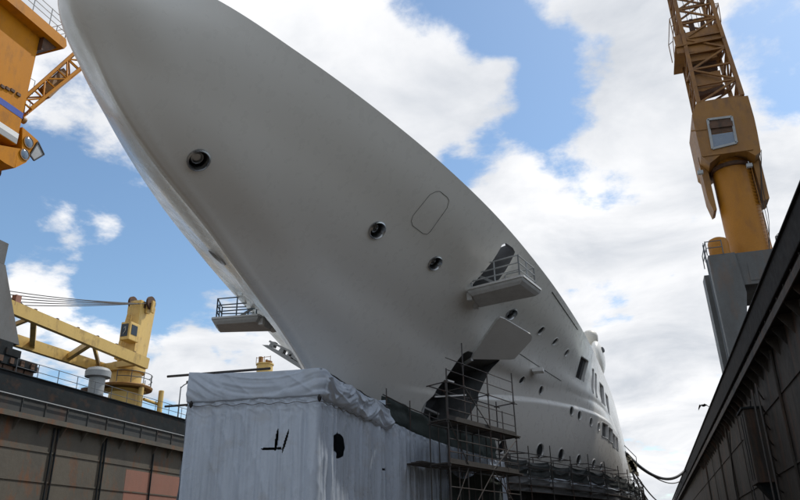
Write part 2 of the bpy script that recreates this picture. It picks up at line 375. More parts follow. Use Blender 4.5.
# ------------------------------------------------------------------ yacht
XC = -12.0
yacht = thing('yacht', (XC, 26, 1.8), 'huge white yacht in dry dock, raked bow towering over the white tent', 'yacht')
def Z(pts): return [(y, b, z + EYE) for y, b, z in pts]
CURVES = [
    Z([(11.05, 0, 14.62), (11.5, .75, 14.6), (13.6, 2.34, 14.47), (16.4, 3.62, 14.32), (21.3, 5.36, 14.14), (27.5, 6.97, 13.92), (35.6, 8.43, 13.47), (43, 9.36, 13.02), (59, 10.24, 12.52), (85, 10.45, 12.3), (135, 10.3, 12.3)]),
    Z([(10.95, 0, 14.55), (11.4, .85, 14.53), (13.5, 2.44, 14.4), (16.3, 3.74, 14.25), (21.2, 5.48, 14.07), (27.4, 7.1, 13.85), (35.5, 8.56, 13.4), (43, 9.48, 12.95), (59, 10.35, 12.45), (85, 10.55, 12.2), (135, 10.35, 12.2)]),
    Z([(10.8, 0, 13.7), (11.25, .75, 13.68), (13.5, 2.1, 13.55), (16.5, 3.3, 13.4), (21.2, 4.85, 13.2), (27.4, 6.35, 12.95), (35.5, 7.85, 12.52), (43, 9.0, 12.1), (48, 9.6, 11.95), (53, 10.05, 11.8), (59, 10.35, 11.7), (85, 10.55, 11.5), (135, 10.35, 11.5)]),
    Z([(12.3, 0, 11.9), (12.42, .16, 11.9), (12.9, .52, 11.9), (15, 1.55, 11.85), (18, 2.5, 11.75), (22, 3.5, 11.6), (27, 4.5, 11.5), (32, 5.5, 11.4), (40, 7.55, 11.2), (44, 8.45, 11.1), (48, 9.3, 11), (53, 10.02, 10.9), (59, 10.38, 10.8), (85, 10.55, 10.7), (135, 10.35, 10.7)]),
    Z([(18.5, 0, 9.45), (18.62, .1, 9.45), (19.3, .36, 9.45), (22, 1.3, 9.4), (26, 2.2, 9.4), (30, 3.15, 9.4), (34, 4.4, 9.4), (38, 5.85, 9.4), (44, 7.72, 9.5), (48, 8.95, 9.55), (53, 10.0, 9.6), (60, 10.42, 9.6), (85, 10.55, 9.6), (135, 10.35, 9.6)]),
    Z([(24.9, 0, 7.1), (25.0, .09, 7.1), (25.6, .32, 7.1), (28, 1.1, 7.1), (30, 1.8, 7.12), (32, 2.6, 7.2), (36, 4.25, 7.5), (39, 5.4, 7.92), (42, 6.52, 8.26), (43.5, 7.1, 8.37), (45.5, 7.83, 8.5), (47.5, 8.55, 8.6), (49.3, 9.15, 8.64), (53, 10.0, 8.66), (58, 10.38, 8.66), (70, 10.55, 8.66), (85, 10.55, 8.66), (135, 10.35, 8.66)]),
    Z([(28.6, 0, 5), (28.7, .09, 5), (29.3, .32, 5), (31, 1.1, 5), (34, 2.4, 5), (38, 4.15, 5), (42, 5.85, 5), (45, 7.05, 5), (48, 8.15, 5), (52, 9.35, 5), (60, 10.35, 5), (70, 10.65, 5), (85, 10.6, 5), (135, 10.4, 5)]),
    Z([(31.5, 0, 2.6), (31.6, .09, 2.6), (32.2, .35, 2.6), (35, 1.9, 2.6), (40, 4.2, 2.6), (46, 6.6, 2.6), (52, 8.2, 2.6), (60, 9.5, 2.6), (70, 10.1, 2.6), (85, 10.3, 2.6), (135, 10, 2.6)]),
    Z([(33, 0, .7), (33.1, .08, .7), (34, .3, .7), (40, 2.6, .7), (48, 5.2, .7), (60, 7.6, .7), (75, 8.6, .7), (135, 8, .7)]),
]
def hermite(P_, frac):                        # chord-length cubic through points, sampled at fractions of its length
    n = len(P_); t = [0.]
    for a, b in zip(P_, P_[1:]): t.append(t[-1] + max(1e-5, (b - a).length))
    T = []
    for i in range(n):
        if i == 0: d = (P_[1] - P_[0]) / (t[1] - t[0])
        elif i == n - 1: d = (P_[-1] - P_[-2]) / (t[-1] - t[-2])
        else:
            h0, h1 = t[i] - t[i - 1], t[i + 1] - t[i]
            d = ((P_[i] - P_[i - 1]) / h0 * h1 + (P_[i + 1] - P_[i]) / h1 * h0) / (h0 + h1)
        T.append(d)
    return t, T
def sample(P_, t, T, x):
    i = 0
    while i < len(P_) - 2 and x > t[i + 1]: i += 1
    h = t[i + 1] - t[i]; u = (x - t[i]) / h
    return (P_[i] * (2 * u**3 - 3 * u**2 + 1) + T[i] * (h * (u**3 - 2 * u**2 + u)) + P_[i + 1] * (-2 * u**3 + 3 * u**2) + T[i + 1] * (h * (u**3 - u**2)))
NS = 170
lines = []
for c in CURVES:
    pts = [Vector((b, y, z)) for y, b, z in c]                 # (half breadth, y, z)
    t, T = hermite(pts, None)
    T[0] = Vector((1, 0, 0)) * 1.0                              # rounded stem: leaves the centreline square
    row = [sample(pts, t, T, t[-1] * (i / NS) ** 1.75) for i in range(NS + 1)]
    row[0].x = 0
    lines.append(row)
SEG = [2, 4, 8, 12, 12, 30, 6, 5]
hv = []
for i in range(NS + 1):
    ctl = [l[i] for l in lines]
    colm = []
    groups = [(0, 1), (1, len(ctl) - 1)]                # upper hull, knuckle ledge, lower hull
    for a, b in groups:
        sub = ctl[a:b + 1]; t, T = hermite(sub, None)
        for k in range(a, b):
            for q in range(SEG[k]):
                v = sample(sub, t, T, lerp(t[k - a], t[k - a + 1], (q / SEG[k]) ** (1.6 if k == 5 else 1)))
                if k >= 5:                                      # rounded knuckle: the lower plating stands proud of the upper
                    zk = ctl[5].z; dz = zk - v.z; f = max(0, min(1, dz / .30)); f = f * f * (3 - 2 * f)
                    am = .21 * max(0, min(1, (v.y - 30.5) / 6)) ; v.x += am * f * max(0, 1 - max(0, dz - .3) / 3.4)
                colm.append(v)
    colm.append(ctl[-1].copy())
    e = ctl[-1]; colm.append(Vector((0, e.y, e.z - .35)))       # flat of bottom
    for v in colm: v.x = max(0, v.x) if i else 0
    hv.append(colm)
NJ = len(hv[0])
bm = bmesh.new()
vr = [[bm.verts.new((XC + v.x, v.y, v.z)) for v in c] for c in hv]
vl = [[bm.verts.new((XC - v.x, v.y, v.z)) for v in c] for c in hv]
for i in range(NS):
    for j in range(NJ - 1):
        bm.faces.new((vr[i][j], vr[i][j + 1], vr[i + 1][j + 1], vr[i + 1][j]))
        bm.faces.new((vl[i][j], vl[i + 1][j], vl[i + 1][j + 1], vl[i][j + 1]))
    bm.faces.new((vr[i][0], vr[i + 1][0], vl[i + 1][0], vl[i][0]))
for j in range(NJ - 1): bm.faces.new((vr[NS][j], vr[NS][j + 1], vl[NS][j + 1], vl[NS][j]))
bmesh.ops.remove_doubles(bm, verts=bm.verts, dist=.0008)
bmesh.ops.dissolve_degenerate(bm, edges=bm.edges, dist=.0005)
bmesh.ops.recalc_face_normals(bm, faces=bm.faces)
for f in bm.faces: f.smooth = True
BV = BVHTree.FromBMesh(bm)
hme = bpy.data.meshes.new('hull'); bm.to_mesh(hme); bm.free()
hull = bpy.data.objects.new('hull', hme); COL.objects.link(hull)
hme.materials.append(MT['hull']); hme.materials.append(MT['cavity'])

def hit(px, py):                              # where the sight line through a pixel meets the hull
    r = ray(px, py).normalized()
    loc, nor, _, d = BV.ray_cast(EYEV, r)
    if loc is None: return None, None
    if nor.dot(r) > 0: nor = -nor
    return loc, nor

cut = MB(); cut_ops = []
def frame(n):
    t = (Vector((0, 0, 1)) - n * n.z).normalized(); return t, n.cross(t)
def rrect(w_, h_, rad, n=5):
    out = []
    for cx, cy, a0 in ((w_/2 - rad, h_/2 - rad, 0), (-w_/2 + rad, h_/2 - rad, 90), (-w_/2 + rad, -h_/2 + rad, 180), (w_/2 - rad, -h_/2 + rad, 270)):
        for i in range(n + 1):
            a = R(a0 + 90 * i / n); out.append((cx + rad * math.cos(a), cy + rad * math.sin(a)))
    return out
def hole(c, n, shape, depth):
    t, s = frame(n)
    cut.prism([c + s * a + t * b - n * depth for a, b in shape], n * (depth + .35))
def fit_part(name, c, n, shape, rim, material, glass_m, depth, proud=.03, label=None):
    # a rim ring standing just proud of the plating with a recessed pane
    t, s = frame(n); N = len(shape)
    outer = [c + s * a * (1 + rim) + t * b * (1 + rim) for a, b in shape]
    ob = MB()
    rings = [[p - n * .05 for p in outer], [p + n * proud for p in outer],
             [c + s * a * (1 + rim * .35) + t * b * (1 + rim * .35) + n * proud * 1.6 for a, b in shape],
             [c + s * a * .97 + t * b * .97 + n * proud * .5 for a, b in shape], [c + s * a * .95 + t * b * .95 - n * depth * .9 for a, b in shape]]
    vs = [p for r_ in rings for p in r_]
    fs = [[k * N + i, k * N + (i + 1) % N, (k + 1) * N + (i + 1) % N, (k + 1) * N + i] for k in range(4) for i in range(N)]
    ob.add(vs, fs, True)
    o = ob.build(name, material, yacht, sharp=50)
    g = MB().add([c + s * a * .96 + t * b * .96 - n * depth * .8 for a, b in shape], [list(range(N))])
    gp = g.build('pane' if glass_m == 'glass' else 'inner_plate', glass_m, o, fixn=False)
    if label: o['label'] = label
    return o
def circ(rx, ry=None, n=24):
    return [(rx * math.cos(2 * math.pi * i / n), (ry or rx) * math.sin(2 * math.pi * i / n)) for i in range(n)]
def px2m(c, px): return px * (c - EYEV).length / F * 1.0

# large chrome-rimmed fairleads near the bow (each seen on one side; the port side mirrors the starboard)
FAIR = [(198.5, 160, 9.5), (377, 230, 6.6), (435, 263, 5.6), (511.5, 314, 4.6)]
for px, py, rp in FAIR:
    c, n = hit(px, py); r_ = px2m(c, rp)
    kx = 1.0 if px < 300 else 1.5
    sh = circ(r_ * kx, r_ * (1.0 if px < 300 else 1.2))
    hole(c, n, sh, .5)
    o = fit_part('fairlead', c, n, sh, .22, 'chrome', 'black', .45, .05)
    t_, s_ = frame(n)
    q = MB(); q.lathe([(r_ * .62, 0), (r_ * .66, .05), (r_ * .5, .07), (r_ * .42, .02), (r_ * .4, -.1)], c - n * .18, 24, axis=n); q.build('inner_ring', 'chrome', o)
for px, py, rp in [(217.5, 257, 4.6)]:
    c, n = hit(px, py)
    if c is None: continue
    r_ = .36
    sh = circ(r_, r_); hole(c, n, sh, .4); fit_part('fairlead', c, n, sh, .12, 'under', 'black', .12, .03)

# oval portholes
for px, py, hh in [(541, 330.6, 8), (555, 341.6, 7), (566.6, 352.6, 6.5), (522, 380, 7), (541, 390, 7),
                   (571.5, 411, 7), (579.4, 415.5, 7), (591, 422, 6.5), (598.7, 426.5, 6),
                   (502, 447, 10), (540, 450.7, 11), (561, 455, 9.5), (578.5, 460, 8), (593.5, 464, 7), (601, 467, 6)]:
    c, n = hit(px, py)
    if c is None: continue
    h_ = px2m(c, hh) * .62; sh = circ(h_ * .95, h_ * .95)
    hole(c, n, sh, .2); fit_part('porthole', c, n, sh, .14, 'hatch', 'glass', .07, .02)
# rectangular windows
for px, py, w_, h_ in [(582, 369, 1.7, 1.45), (592.6, 381, .5, 1.7), (595.6, 385.6, .5, 1.7), (602, 394.4, 1.8, 1.5), (607.5, 404.5, 1.8, 1.5),
                       (605, 430.5, 1.6, .95), (610.6, 435, 1.6, .95), (614, 440.6, 1.6, .95), (617, 443.7, 1.6, .95)]:
    c, n = hit(px, py)
    if c is None: print('miss window', px, py); continue
    sh = rrect(w_, h_, .12)
    hole(c, n, sh, .3); fit_part('window', c, n, sh, .05, 'hatch', 'glass', .2, .015)

# shell openings cut through the plating
def cut_poly(pix, inward, depth):
    pts = []; ns = Vector((0, 0, 0))
    for px, py in pix:
        c, n = hit(px, py); pts.append(c); ns += n
    ns.normalize(); d = inward if inward is not None else -ns
    d = Vector(d).normalized()
    cut.prism([p - d * .9 for p in pts], d * (depth + .9))
    return pts, ns
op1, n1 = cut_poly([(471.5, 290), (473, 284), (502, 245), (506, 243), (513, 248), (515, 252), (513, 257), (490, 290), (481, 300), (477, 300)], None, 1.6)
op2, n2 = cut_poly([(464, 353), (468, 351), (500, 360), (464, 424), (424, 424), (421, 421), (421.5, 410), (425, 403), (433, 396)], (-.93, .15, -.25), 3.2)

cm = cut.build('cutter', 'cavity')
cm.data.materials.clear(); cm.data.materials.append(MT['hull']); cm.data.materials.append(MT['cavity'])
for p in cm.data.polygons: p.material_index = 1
md = hull.modifiers.new('cut', 'BOOLEAN'); md.operation = 'DIFFERENCE'; md.object = cm; md.solver = 'EXACT'; md.use_self = True
dg = bpy.context.evaluated_depsgraph_get()
nm = bpy.data.meshes.new_from_object(hull.evaluated_get(dg))
hull.modifiers.clear(); old = hull.data; hull.data = nm; nm.name = 'hull'; bpy.data.meshes.remove(old)
bpy.data.objects.remove(cm)
nm.polygons.foreach_set('use_smooth', [True] * len(nm.polygons)); nm.set_sharp_from_angle(angle=R(32))
nm.transform(Matrix.Translation(-Vector(yacht['_org']))); hull.parent = yacht; hull['_org'] = yacht['_org']
print('hull faces', len(nm.polygons))

# thin panel seams in the plating
def seam(pix, r_=.012, closed=False):
    pts = []
    for (a, b) in zip(pix, pix[1:] + ([pix[0]] if closed else [])):
        for i in range(12):
            c, n = hit(lerp(a[0], b[0], i / 12), lerp(a[1], b[1], i / 12))
            if c is not None: pts.append(c + n * .002)
    if closed: pts.append(pts[0])
    MB().tube(pts, r_, 5, caps=False).build('panel_seam', 'seam', yacht)
seam([(436, 191.5), (440, 191.3), (447.5, 197.5), (449, 201), (447, 208), (430, 232), (427, 234.3), (423, 233.5), (412.5, 225.5), (411.3, 221), (413, 215.5), (430, 194.5)], .012, True)
seam([(519.6, 353.7), (541, 368), (563, 382)], .022)
seam([(552, 292), (580, 333)], .03)

# fold-down mooring platforms, one each side, mirrored about the centreline
def plat(side):
    def q(x, y, z): return Vector((XC + side * (x - XC), y, z))
    zt = 11.3 + EYE
    a, b, c_, d = (-6.55, 31.1), (-6.6, 33.2), (-3.35, 32.35), (-3.85, 30.2)
    if side < 0: c_, d = (-3.5, 32.3), (-4.1, 30.8)
    m_ = MB()
    out = [a, d, c_, b]
    cx = sum(p[0] for p in out) / 4; cy = sum(p[1] for p in out) / 4
    def ring(k, z): return [q(cx + (x - cx) * k, cy + (y - cy) * k, z) for x, y in out]
    rs = [ring(.87, zt - .29), ring(.97, zt - .16), ring(1.0, zt - .08), ring(1.0, zt), ring(.96, zt + .03)]
    vs = [p for r_ in rs for p in r_]
    fs = [[0, 1, 2, 3]] + [[k * 4 + i, k * 4 + (i + 1) % 4, (k + 1) * 4 + (i + 1) % 4, (k + 1) * 4 + i] for k in range(4) for i in range(4)] + [[16, 17, 18, 19]]
    m_.add(vs, fs)
    pl = m_.build('mooring_platform', 'under', yacht)
    lip = MB()
    e = ring(1.0, zt + .02)
    for i in range(4): lip.bar(e[i], e[(i + 1) % 4], .12, .1)
    lip.build('lip', 'hatch', pl)
    inner = ring(.88, zt + .03)
    rl = MB()
    up = Vector((0, 0, 1))
    path = [inner[0], inner[1], inner[2], inner[3]]
    for (p0, p1) in zip(path, path[1:]):
        for h in (.38, .72, 1.08): rl.tube([p0 + up * h, p1 + up * h], .032, 6)
        for i in range(3):
            p = p0.lerp(p1, i / 2); rl.tube([p, p + up * 1.1], .036, 6)
    rl.build('platform_railing', 'lgrey' if side > 0 else 'railblue', pl)
    arm = MB()
    arm.bar(q(-7.2, 32.3, zt + 1.7), q(-4.9, 31.6, zt + .08), .09, .12)
    arm.build('stay', 'lgrey', pl)
    for k in (0, 1):
        y_ = (31.5, 32.8)[k]
        MB().box(q(-6.55, y_ - .12, zt - .3) - Vector((.12, 0, .1)), q(-6.55, y_ + .12, zt - .05) + Vector((.12, 0, 0))).build('hinge', 'hatch', pl)
    if side < 0: pl['label'] = 'mooring platform folded down on the far side of the bow'
plat(1); plat(-1)

# swung-open shell doors: right-hand one over the scaffold, its twin beyond the stem seen edge-on
def shell_door():
    pix = [(472, 359.2), (474.5, 353), (497, 319.5), (500.6, 317.6), (505, 319), (529, 332), (530, 334), (529, 337.5), (514.5, 359), (511, 360.6)]
    front = []
    for px, py in pix:
        k = (px - 472) / 58
        c, n = hit(px, py)
        dep = (c - EYEV).length - lerp(.35, 3.0, k)
        front.append(EYEV + ray(px, py).normalized() * dep)
    n = (front[3] - front[0]).cross(front[-2] - front[0]).normalized()
    o0 = front[0]
    front = [p - n * (p - o0).dot(n) for p in front]
    if n.dot(EYEV - o0) < 0: n = -n
    d = MB().prism(front, -n * .14).build('shell_door', 'hatch', yacht)
    mirrored = MB().prism([Vector((2 * XC - p.x, p.y, p.z)) for p in front], Vector((n.x, -n.y, -n.z)) * .14)
    return d, front, n
sd, fr, sdn = shell_door()
m_ = MB()
pA = P(472.5, 358.5, y=(fr[0].y)); 
MB().bar(fr[0], fr[0] + Vector((-.7, .7, -.1)), .12, .16).build('hinge_arm', 'under', sd)
# the twin: a thick dark-framed panel standing out beyond the stem
a0, a1 = P(262.5, 344, y=31.5), P(306, 371, y=31.5)
g = MB(); dirv = (a1 - a0).normalized(); nrm = Vector((-dirv.z, 0, dirv.x)); nrm = nrm if nrm.z > 0 else -nrm
g.prism([a0 - nrm * .05, a1 - nrm * .05, a1 + nrm * .16, a0 + dirv * .3 + nrm * .1], (0, 2.6, 0))
door2 = g.build('shell_door', 'under', yacht); door2['label'] = 'grey shell door swung open beyond the stem'
g = MB()
for k in (0.12, .34, .52):
    p = a0.lerp(a1, k); g.prism([p + nrm * .1, p + dirv * .28 + nrm * .14, p + dirv * .22 + nrm * .42, p + dirv * .02 + nrm * .34], (0, .3, 0))
g.bar(a0.lerp(a1, .1) + nrm * .3, a0.lerp(a1, .62) + nrm * .42, .16, .1)
g.build('locking_bar', 'under', door2)
g = MB(); g.prism([a0.lerp(a1, .55) + nrm * .2, a1 + nrm * .16, a0.lerp(a1, .62) + nrm * .42], (0, .2, 0)); g.build('gusset', 'under', door2)

# inside the big opening: shelf, machinery, lamps
g = MB()
c0 = sum(op2, Vector()) / len(op2)
for k, dz in enumerate((-1.5, -.6, .4)):
    g.bar(c0 + Vector((-1.7, -2.2, dz)), c0 + Vector((-1.4, 3.2, dz + .1)), .5, .1)
g.bar(c0 + Vector((-1.2, -1.6, -2.0)), c0 + Vector((-1.2, 1.8, 1.8)), .2, .2)
g.build('inner_stringer', 'under', yacht)

# upper works aft
sup = MB()
prof = [(60, 3.5), (64, 7.8), (72, 9.0), (100, 9.2), (125, 8.5)]
def deckhouse(z0, z1, pr, inset):
    m_ = MB(); lo = [Vector((XC + x, y, z0)) for y, x in pr] + [Vector((XC - x, y, z0)) for y, x in reversed(pr)]
    hi = [Vector((XC + max(.3, x - inset), y + inset * .8, z1)) for y, x in pr] + [Vector((XC - max(.3, x - inset), y + inset * .8, z1)) for y, x in reversed(pr)]
    n = len(lo); m_.add(lo + hi, [list(reversed(range(n))), list(range(n, 2 * n))] + [[i, (i + 1) % n, n + (i + 1) % n, n + i] for i in range(n)])
    return m_
deckhouse(13.9, 16.6, prof, .5).build('deckhouse', 'hull', yacht, bevel=.0)
deckhouse(16.61, 19.0, [(68, 3), (72, 7), (80, 7.8), (118, 7.5)], .6).build('upper_deckhouse', 'hull', yacht)
c = P(590.8, 336, y=63) + Vector((-.1, 0, -.15)); sup = MB()
sup.lathe([(.02, -.75), (.42, -.62), (.66, -.33), (.7, .1), (.62, .36), (.38, .58), (.02, .66)], c, 28); dm = sup.build('radar_dome', 'dome', yacht)
MB().tube([c + Vector((0, 0, -.7)), c + Vector((0, 0, -2.2))], .25, 12).build('dome_post', 'hull', dm)
# bulging bridge wing on each side
def wing(side):
    m_ = MB()
    cc_ = P(597.6, 359, y=63); cc_.x = XC + side * (cc_.x - XC)
    def fn(u, v):
        th = u * 2 * math.pi; ph = (v - .5) * math.pi
        return cc_ + Vector((.62 * math.cos(ph) * math.cos(th), 2.2 * math.cos(ph) * math.sin(th), 1.5 * math.sin(ph)))
    m_.grid(fn, 28, 16); b_ = m_.build('bridge_wing', 'hull', yacht)
    c2 = cc_ + Vector((side * .5, -1.0, .5))
    MB().lathe([(.25, 0), (.25, .08), (.18, .1)], c2, 16, axis=(side * .8, -.5, .1)).build('wing_light', 'black', b_)
    return b_
wing(1); wing(-1)
c, n = hit(533.5, 369.5)
if c is not None:
    lamp = MB(); lamp.bar(c, c + n * .35, .12, .12); lamp.box(c + n * .3 - Vector((.3, .35, .1)), c + n * .3 + Vector((.3, .35, .12)))
    lamp.build('deck_light', 'white', yacht)

# ------------------------------------------------------------------ tent over the bulb
TX0, TX1, TY0, TY1 = -14.42, -9.55, 21.3, 27.9
tent = thing('shrouding_tent', ((TX0 + TX1) / 2, TY0, 0), 'creased white plastic tent wrapped round the foot of the yacht bow', 'tent')
SIDE = [(TX1 + .0, 24.5, 6.35), (TX1 + .02, 27.9, 6.55), (-8.9, 30.4, 6.25), (-8.0, 32.2, 5.95), (-7.2, 34.3, 5.8), (-6.45, 36.6, 5.65)]
PATH = [Vector((TX0, TY0, 6.5)), Vector((TX1 - .14, TY0, 6.3))]
for a_ in range(1, 6): PATH.append(Vector((TX1 - .14 + .14 * math.sin(R(a_ * 15)), TY0 + .14 - .14 * math.cos(R(a_ * 15)), 6.3)))
PATH.append(Vector((TX1, TY0 + .14, 6.3)))
SIDE0 = len(PATH)
PATH += [Vector(p) for p in SIDE]
SL = [0.]
for a, b in zip(PATH, PATH[1:]): SL.append(SL[-1] + (b - a).length)
def path_pt(s_):
    for k in range(len(PATH) - 1):
        if s_ <= SL[k + 1] + 1e-6:
            f = (s_ - SL[k]) / (SL[k + 1] - SL[k]); p = PATH[k].lerp(PATH[k + 1], f)
            d = (PATH[min(k + 2, len(PATH) - 1)] - PATH[k]) * f + (PATH[k + 1] - PATH[max(0, k - 1)]) * (1 - f)
            n = Vector((d.y, -d.x, 0)).normalized(); return p, n
    return PATH[-1].copy(), n
SC = SL[SIDE0 - 1]                            # where the path turns the corner
def nz(a, b, c=0.): return noise.noise(Vector((a, b, c)))
def ridge(a, b, c=0.): return max(0., 1 - 2.6 * abs(nz(a, b, c))) ** 2
def side_pt(u): return path_pt(lerp(SC, SL[-1], u))[0]
def s_at(px, py):
    p = P(px, py, x=TX1); return SC + p.y - (TY0 + .14), p.z
HOLES = []
for px, py, wx, wz, rot in [(277.0, 439.5, .055, .36, -.12), (272, 448.6, .36, .045, .0), (286, 441, .04, .40, -.28), (280, 449, .14, .03, -.2)]:
    p = P(px, py, y=TY0); HOLES.append((p.x - TX0, p.z, wx, wz, rot))
(s0_, z0_), (s1_, _) = s_at(331.5, 443), s_at(344, 443)
HOLES.append(((s0_ + s1_) / 2, z0_, (s1_ - s0_) / 2, .42, -.1))
(s0_, z0_), (s1_, _) = s_at(378, 469), s_at(382, 470)
HOLES.append(((s0_ + s1_) / 2, z0_, (s1_ - s0_) / 2, .05, 0))
def no_hole(s_, z_):
    for cs_, cz_, wx, wz, rot in HOLES:
        dx, dz = s_ - cs_, z_ - cz_; c_, n_ = math.cos(rot), math.sin(rot)
        a, b = dx * c_ + dz * n_, -dx * n_ + dz * c_
        k = (a / wx) ** 2 + (b / wz) ** 2 + .25 * nz(dx * 5, dz * 5, 3)
        if k < 1: return False
    return True
def curtain(u, v):                            # along the path, down from the tie line; hangs in pleats
    s_ = u * SL[-1]; p, n = path_pt(s_)
    z_ = lerp(p.z + .05, .02, v); g = 1.0 if s_ < SC else 1.5
    k = min(1, .35 + v * 5)
    d = .09 * nz(s_ * 1.5, z_ * .08, 1) + .085 * nz(s_ * 3.6, z_ * .12, 2) * g + .035 * nz(s_ * 8.5, z_ * .25, 3) * g
    d += .02 * ridge(s_ * 1.1 + z_ * .45, z_ * .2 - s_ * .15, 4) + .012 * ridge(s_ * .9 - z_ * .8, z_ * .3, 7) + .02 * ridge(s_ * 2.7, z_ * .22, 9) * g
    d *= k
    d += .03 * max(0, 1 - v * 9) * (nz(s_ * 6, z_ * 5, 5) + ridge(s_ * 3.5 + z_ * 2, z_ * 3, 6))
    if s_ > SC + 6: d += .08 * nz(s_ * 1.3, z_ * .3, 8)
    q = p + n * (.03 + d); return Vector((q.x, q.y, z_))
MB().grid(curtain, 800, 240, keep=lambda u, v: no_hole(u * SL[-1], curtain(u, v).z)).build('curtain', 'tarp', tent, fixn=False)
WL_ = SC + (TY1 - TY0 - .14)
def wrapper(u, v):                            # sheet lashed round the roof edge, sagging in swags between its ties
    s_ = u * WL_; p, n = path_pt(s_)
    if s_ < SC:
        w_ = s_ / SC; t_ = v + .62 * (2 * (w_ - .58)) ** 2
        zt = 7.52 - .28 * w_ - .07 * math.sin(w_ * math.pi) - .05 * max(0, 1 - abs(w_ - .2) * 8); zb = 6.42 - .12 * w_ + .05 * nz(s_ * 1.6, 3)
        d = .05 * nz(t_ * 3.6, w_ * 1.3, 1) + .03 * ridge(t_ * 2.3, w_ * .9, 2) + .02 * nz(t_ * 8, w_ * 2.2, 3)
        d += .035 * ridge((w_ - 1) * 2.2 + v * 1.1, v * .6, 12) * w_ + .02 * ridge(s_ * 1.4 - v * 1.5, v * .5, 13)
    else:
        q_ = s_ - SC; w_ = q_ / (WL_ - SC); c_ = (w_ * 2.6) % 1.0; t_ = v * 1.1 + .5 * (2 * (c_ - .5)) ** 2
        zt = 7.24 - .1 * abs(math.sin(w_ * 2.6 * math.pi)) - .1 * w_; zb = 6.26 + .1 * nz(q_ * 1.2, 9) - .1 * w_
        d = .12 * nz(t_ * 2.8, q_ * .7, 21) + .09 * ridge(t_ * 2.2, q_ * .6, 22) + .04 * nz(t_ * 7, q_ * 1.6, 23)
        d += .05 * ridge(q_ * 1.3 + v * 1.6, v, 24)
    sag = math.sin(min(1, v * 1.02) * math.pi) ** .8
    d = .10 + (.05 if s_ < SC else .13) * sag + d * (.4 + .6 * sag)
    if v > .93: d -= (v - .93) / .07 * .12
    q = p + n * d; return Vector((q.x, q.y, lerp(zt, zb, v)))
MB().grid(wrapper, 300, 44).build('wrapper', 'tarp', tent, fixn=False)
lash = MB()                                   # cord lashed along the foot of the wrapper
pts_ = []
for i in range(120):
    p, n = path_pt(WL_ * i / 119); pts_.append(Vector((p.x, p.y, p.z - .16 + .03 * math.sin(i * .9) + .03 * nz(i * .3, 2))) + n * .13)
lash.tube(pts_, .012, 5); lash.build('lashing_cord', 'rope', tent)
def roof(u, v):
    X_ = lerp(TX0, TX1 + .1, u); Y_ = lerp(TY0 - .1, TY1, v)
    z = lerp(7.5, 7.25, u) - .10 * math.sin(u * math.pi) - .1 * math.sin(v * math.pi) * math.sin(u * math.pi) - .1 * v + .05 * fbm((X_, Y_, 0))
    return (X_, Y_, z - .03)
MB().grid(roof, 60, 60).build('roof_sheet', 'tarp', tent)
def back_sheet(u, v):
    X_ = lerp(TX0, TX1, u); return (X_, TY1 + .03 * nz(X_ * 3, v, 2), lerp(7.42, .02, v))
MB().grid(back_sheet, 40, 30).build('back_light_block', 'tarp', tent)  # unseen sheet added to stop light entering the tent from behind
def slit_backing(u, v):
    X_ = lerp(TX0 + .1, TX1 - .6, u); return (X_, TY0 + .55 + .05 * nz(X_ * 2, v, 5), lerp(7.2, .02, v))
MB().grid(slit_backing, 30, 20).build('dark_slit_backing', 'net', tent)  # dark sheet added so the inside looks unlit through the slits
def left_sheet(u, v):
    Y_ = lerp(TY0, TY1, u); Z_ = lerp(7.45, .02, v)
    return (TX0 - .03 - .08 * math.sin(Y_ * 6) * .5 - .1 * fbm((3, Y_ * .8, Z_ * .5)), Y_, Z_)
MB().grid(left_sheet, 60, 60).build('left_curtain', 'tarp', tent)
for x_, y_ in ((TX0 + .12, TY0 + .15), (TX1 - .15, TY0 + .15), (TX0 + .12, TY1), (TX1 - .15, TY1 - .1)):
    MB().tube([(x_, y_, 0), (x_, y_, 7.15)], .03, 8).build('frame_tube', 'scaf', tent)
a, b = P(167.5, 376.5, y=TY0 + .25), P(193, 376, y=TY0 + .2)
MB().tube([a, b + Vector((3, 0, 0))], .045, 8).build('frame_tube', 'scaf', tent)
a, b = P(165, 406.5, y=TY0 + .25), P(193, 405, y=TY0 + .2)
MB().tube([a, b + Vector((3, 0, 0))], .04, 8).build('frame_tube', 'scaf', tent)
a = P(385, 405, y=TY1 + .1)
MB().tube([a + Vector((-1.2, 0, -.02)), a + Vector((.25, 0, .03))], .03, 8).build('frame_tube', 'scaf', tent)
m_ = MB()
for (px, py) in ((319.5, 398), (191, 404.5)):
    p = P(px, py, y=TY0 - .22); MB().lathe([(.015, -.12), (.06, -.05), (.07, .04), (.02, .12)], p, 10).build('tied_knot', 'cable', tent)
# ------------------------------------------------------------------ scaffold tower
def hull_x(y, z):                             # hull plating x (right side) at a station and height
    loc, nor, _, d = BV.ray_cast(Vector((30, y, z)), Vector((-1, 0, 0)))
    return loc.x if loc is not None else XC
tw = thing('scaffold_tower', (-6.6, 31, 0), 'dark steel scaffold tower with plank decks below the opened shell door', 'scaffold')
OUT = [Vector((-7.15, 28.7, 0)), Vector((-6.75, 30.1, 0)), Vector((-6.1, 32.1, 0)), Vector((-5.35, 34.5, 0))]
INN = [p + Vector((-.95, .6, 0)) for p in OUT]
tops = [(8.7, 7.0), (10.1, 8.6), (9.2, 8.5), (9.6, 8.4)]
for k, (o_, i_) in enumerate(zip(OUT, INN)):
    MB().tube([o_, o_ + Vector((0, 0, tops[k][0]))], .03, 8).build('standard', 'scaf', tw)
    MB().tube([i_, i_ + Vector((0, 0, tops[k][1]))], .03, 8).build('standard', 'scaf', tw)
LV = [3.0, 4.85, 6.55, 8.15]
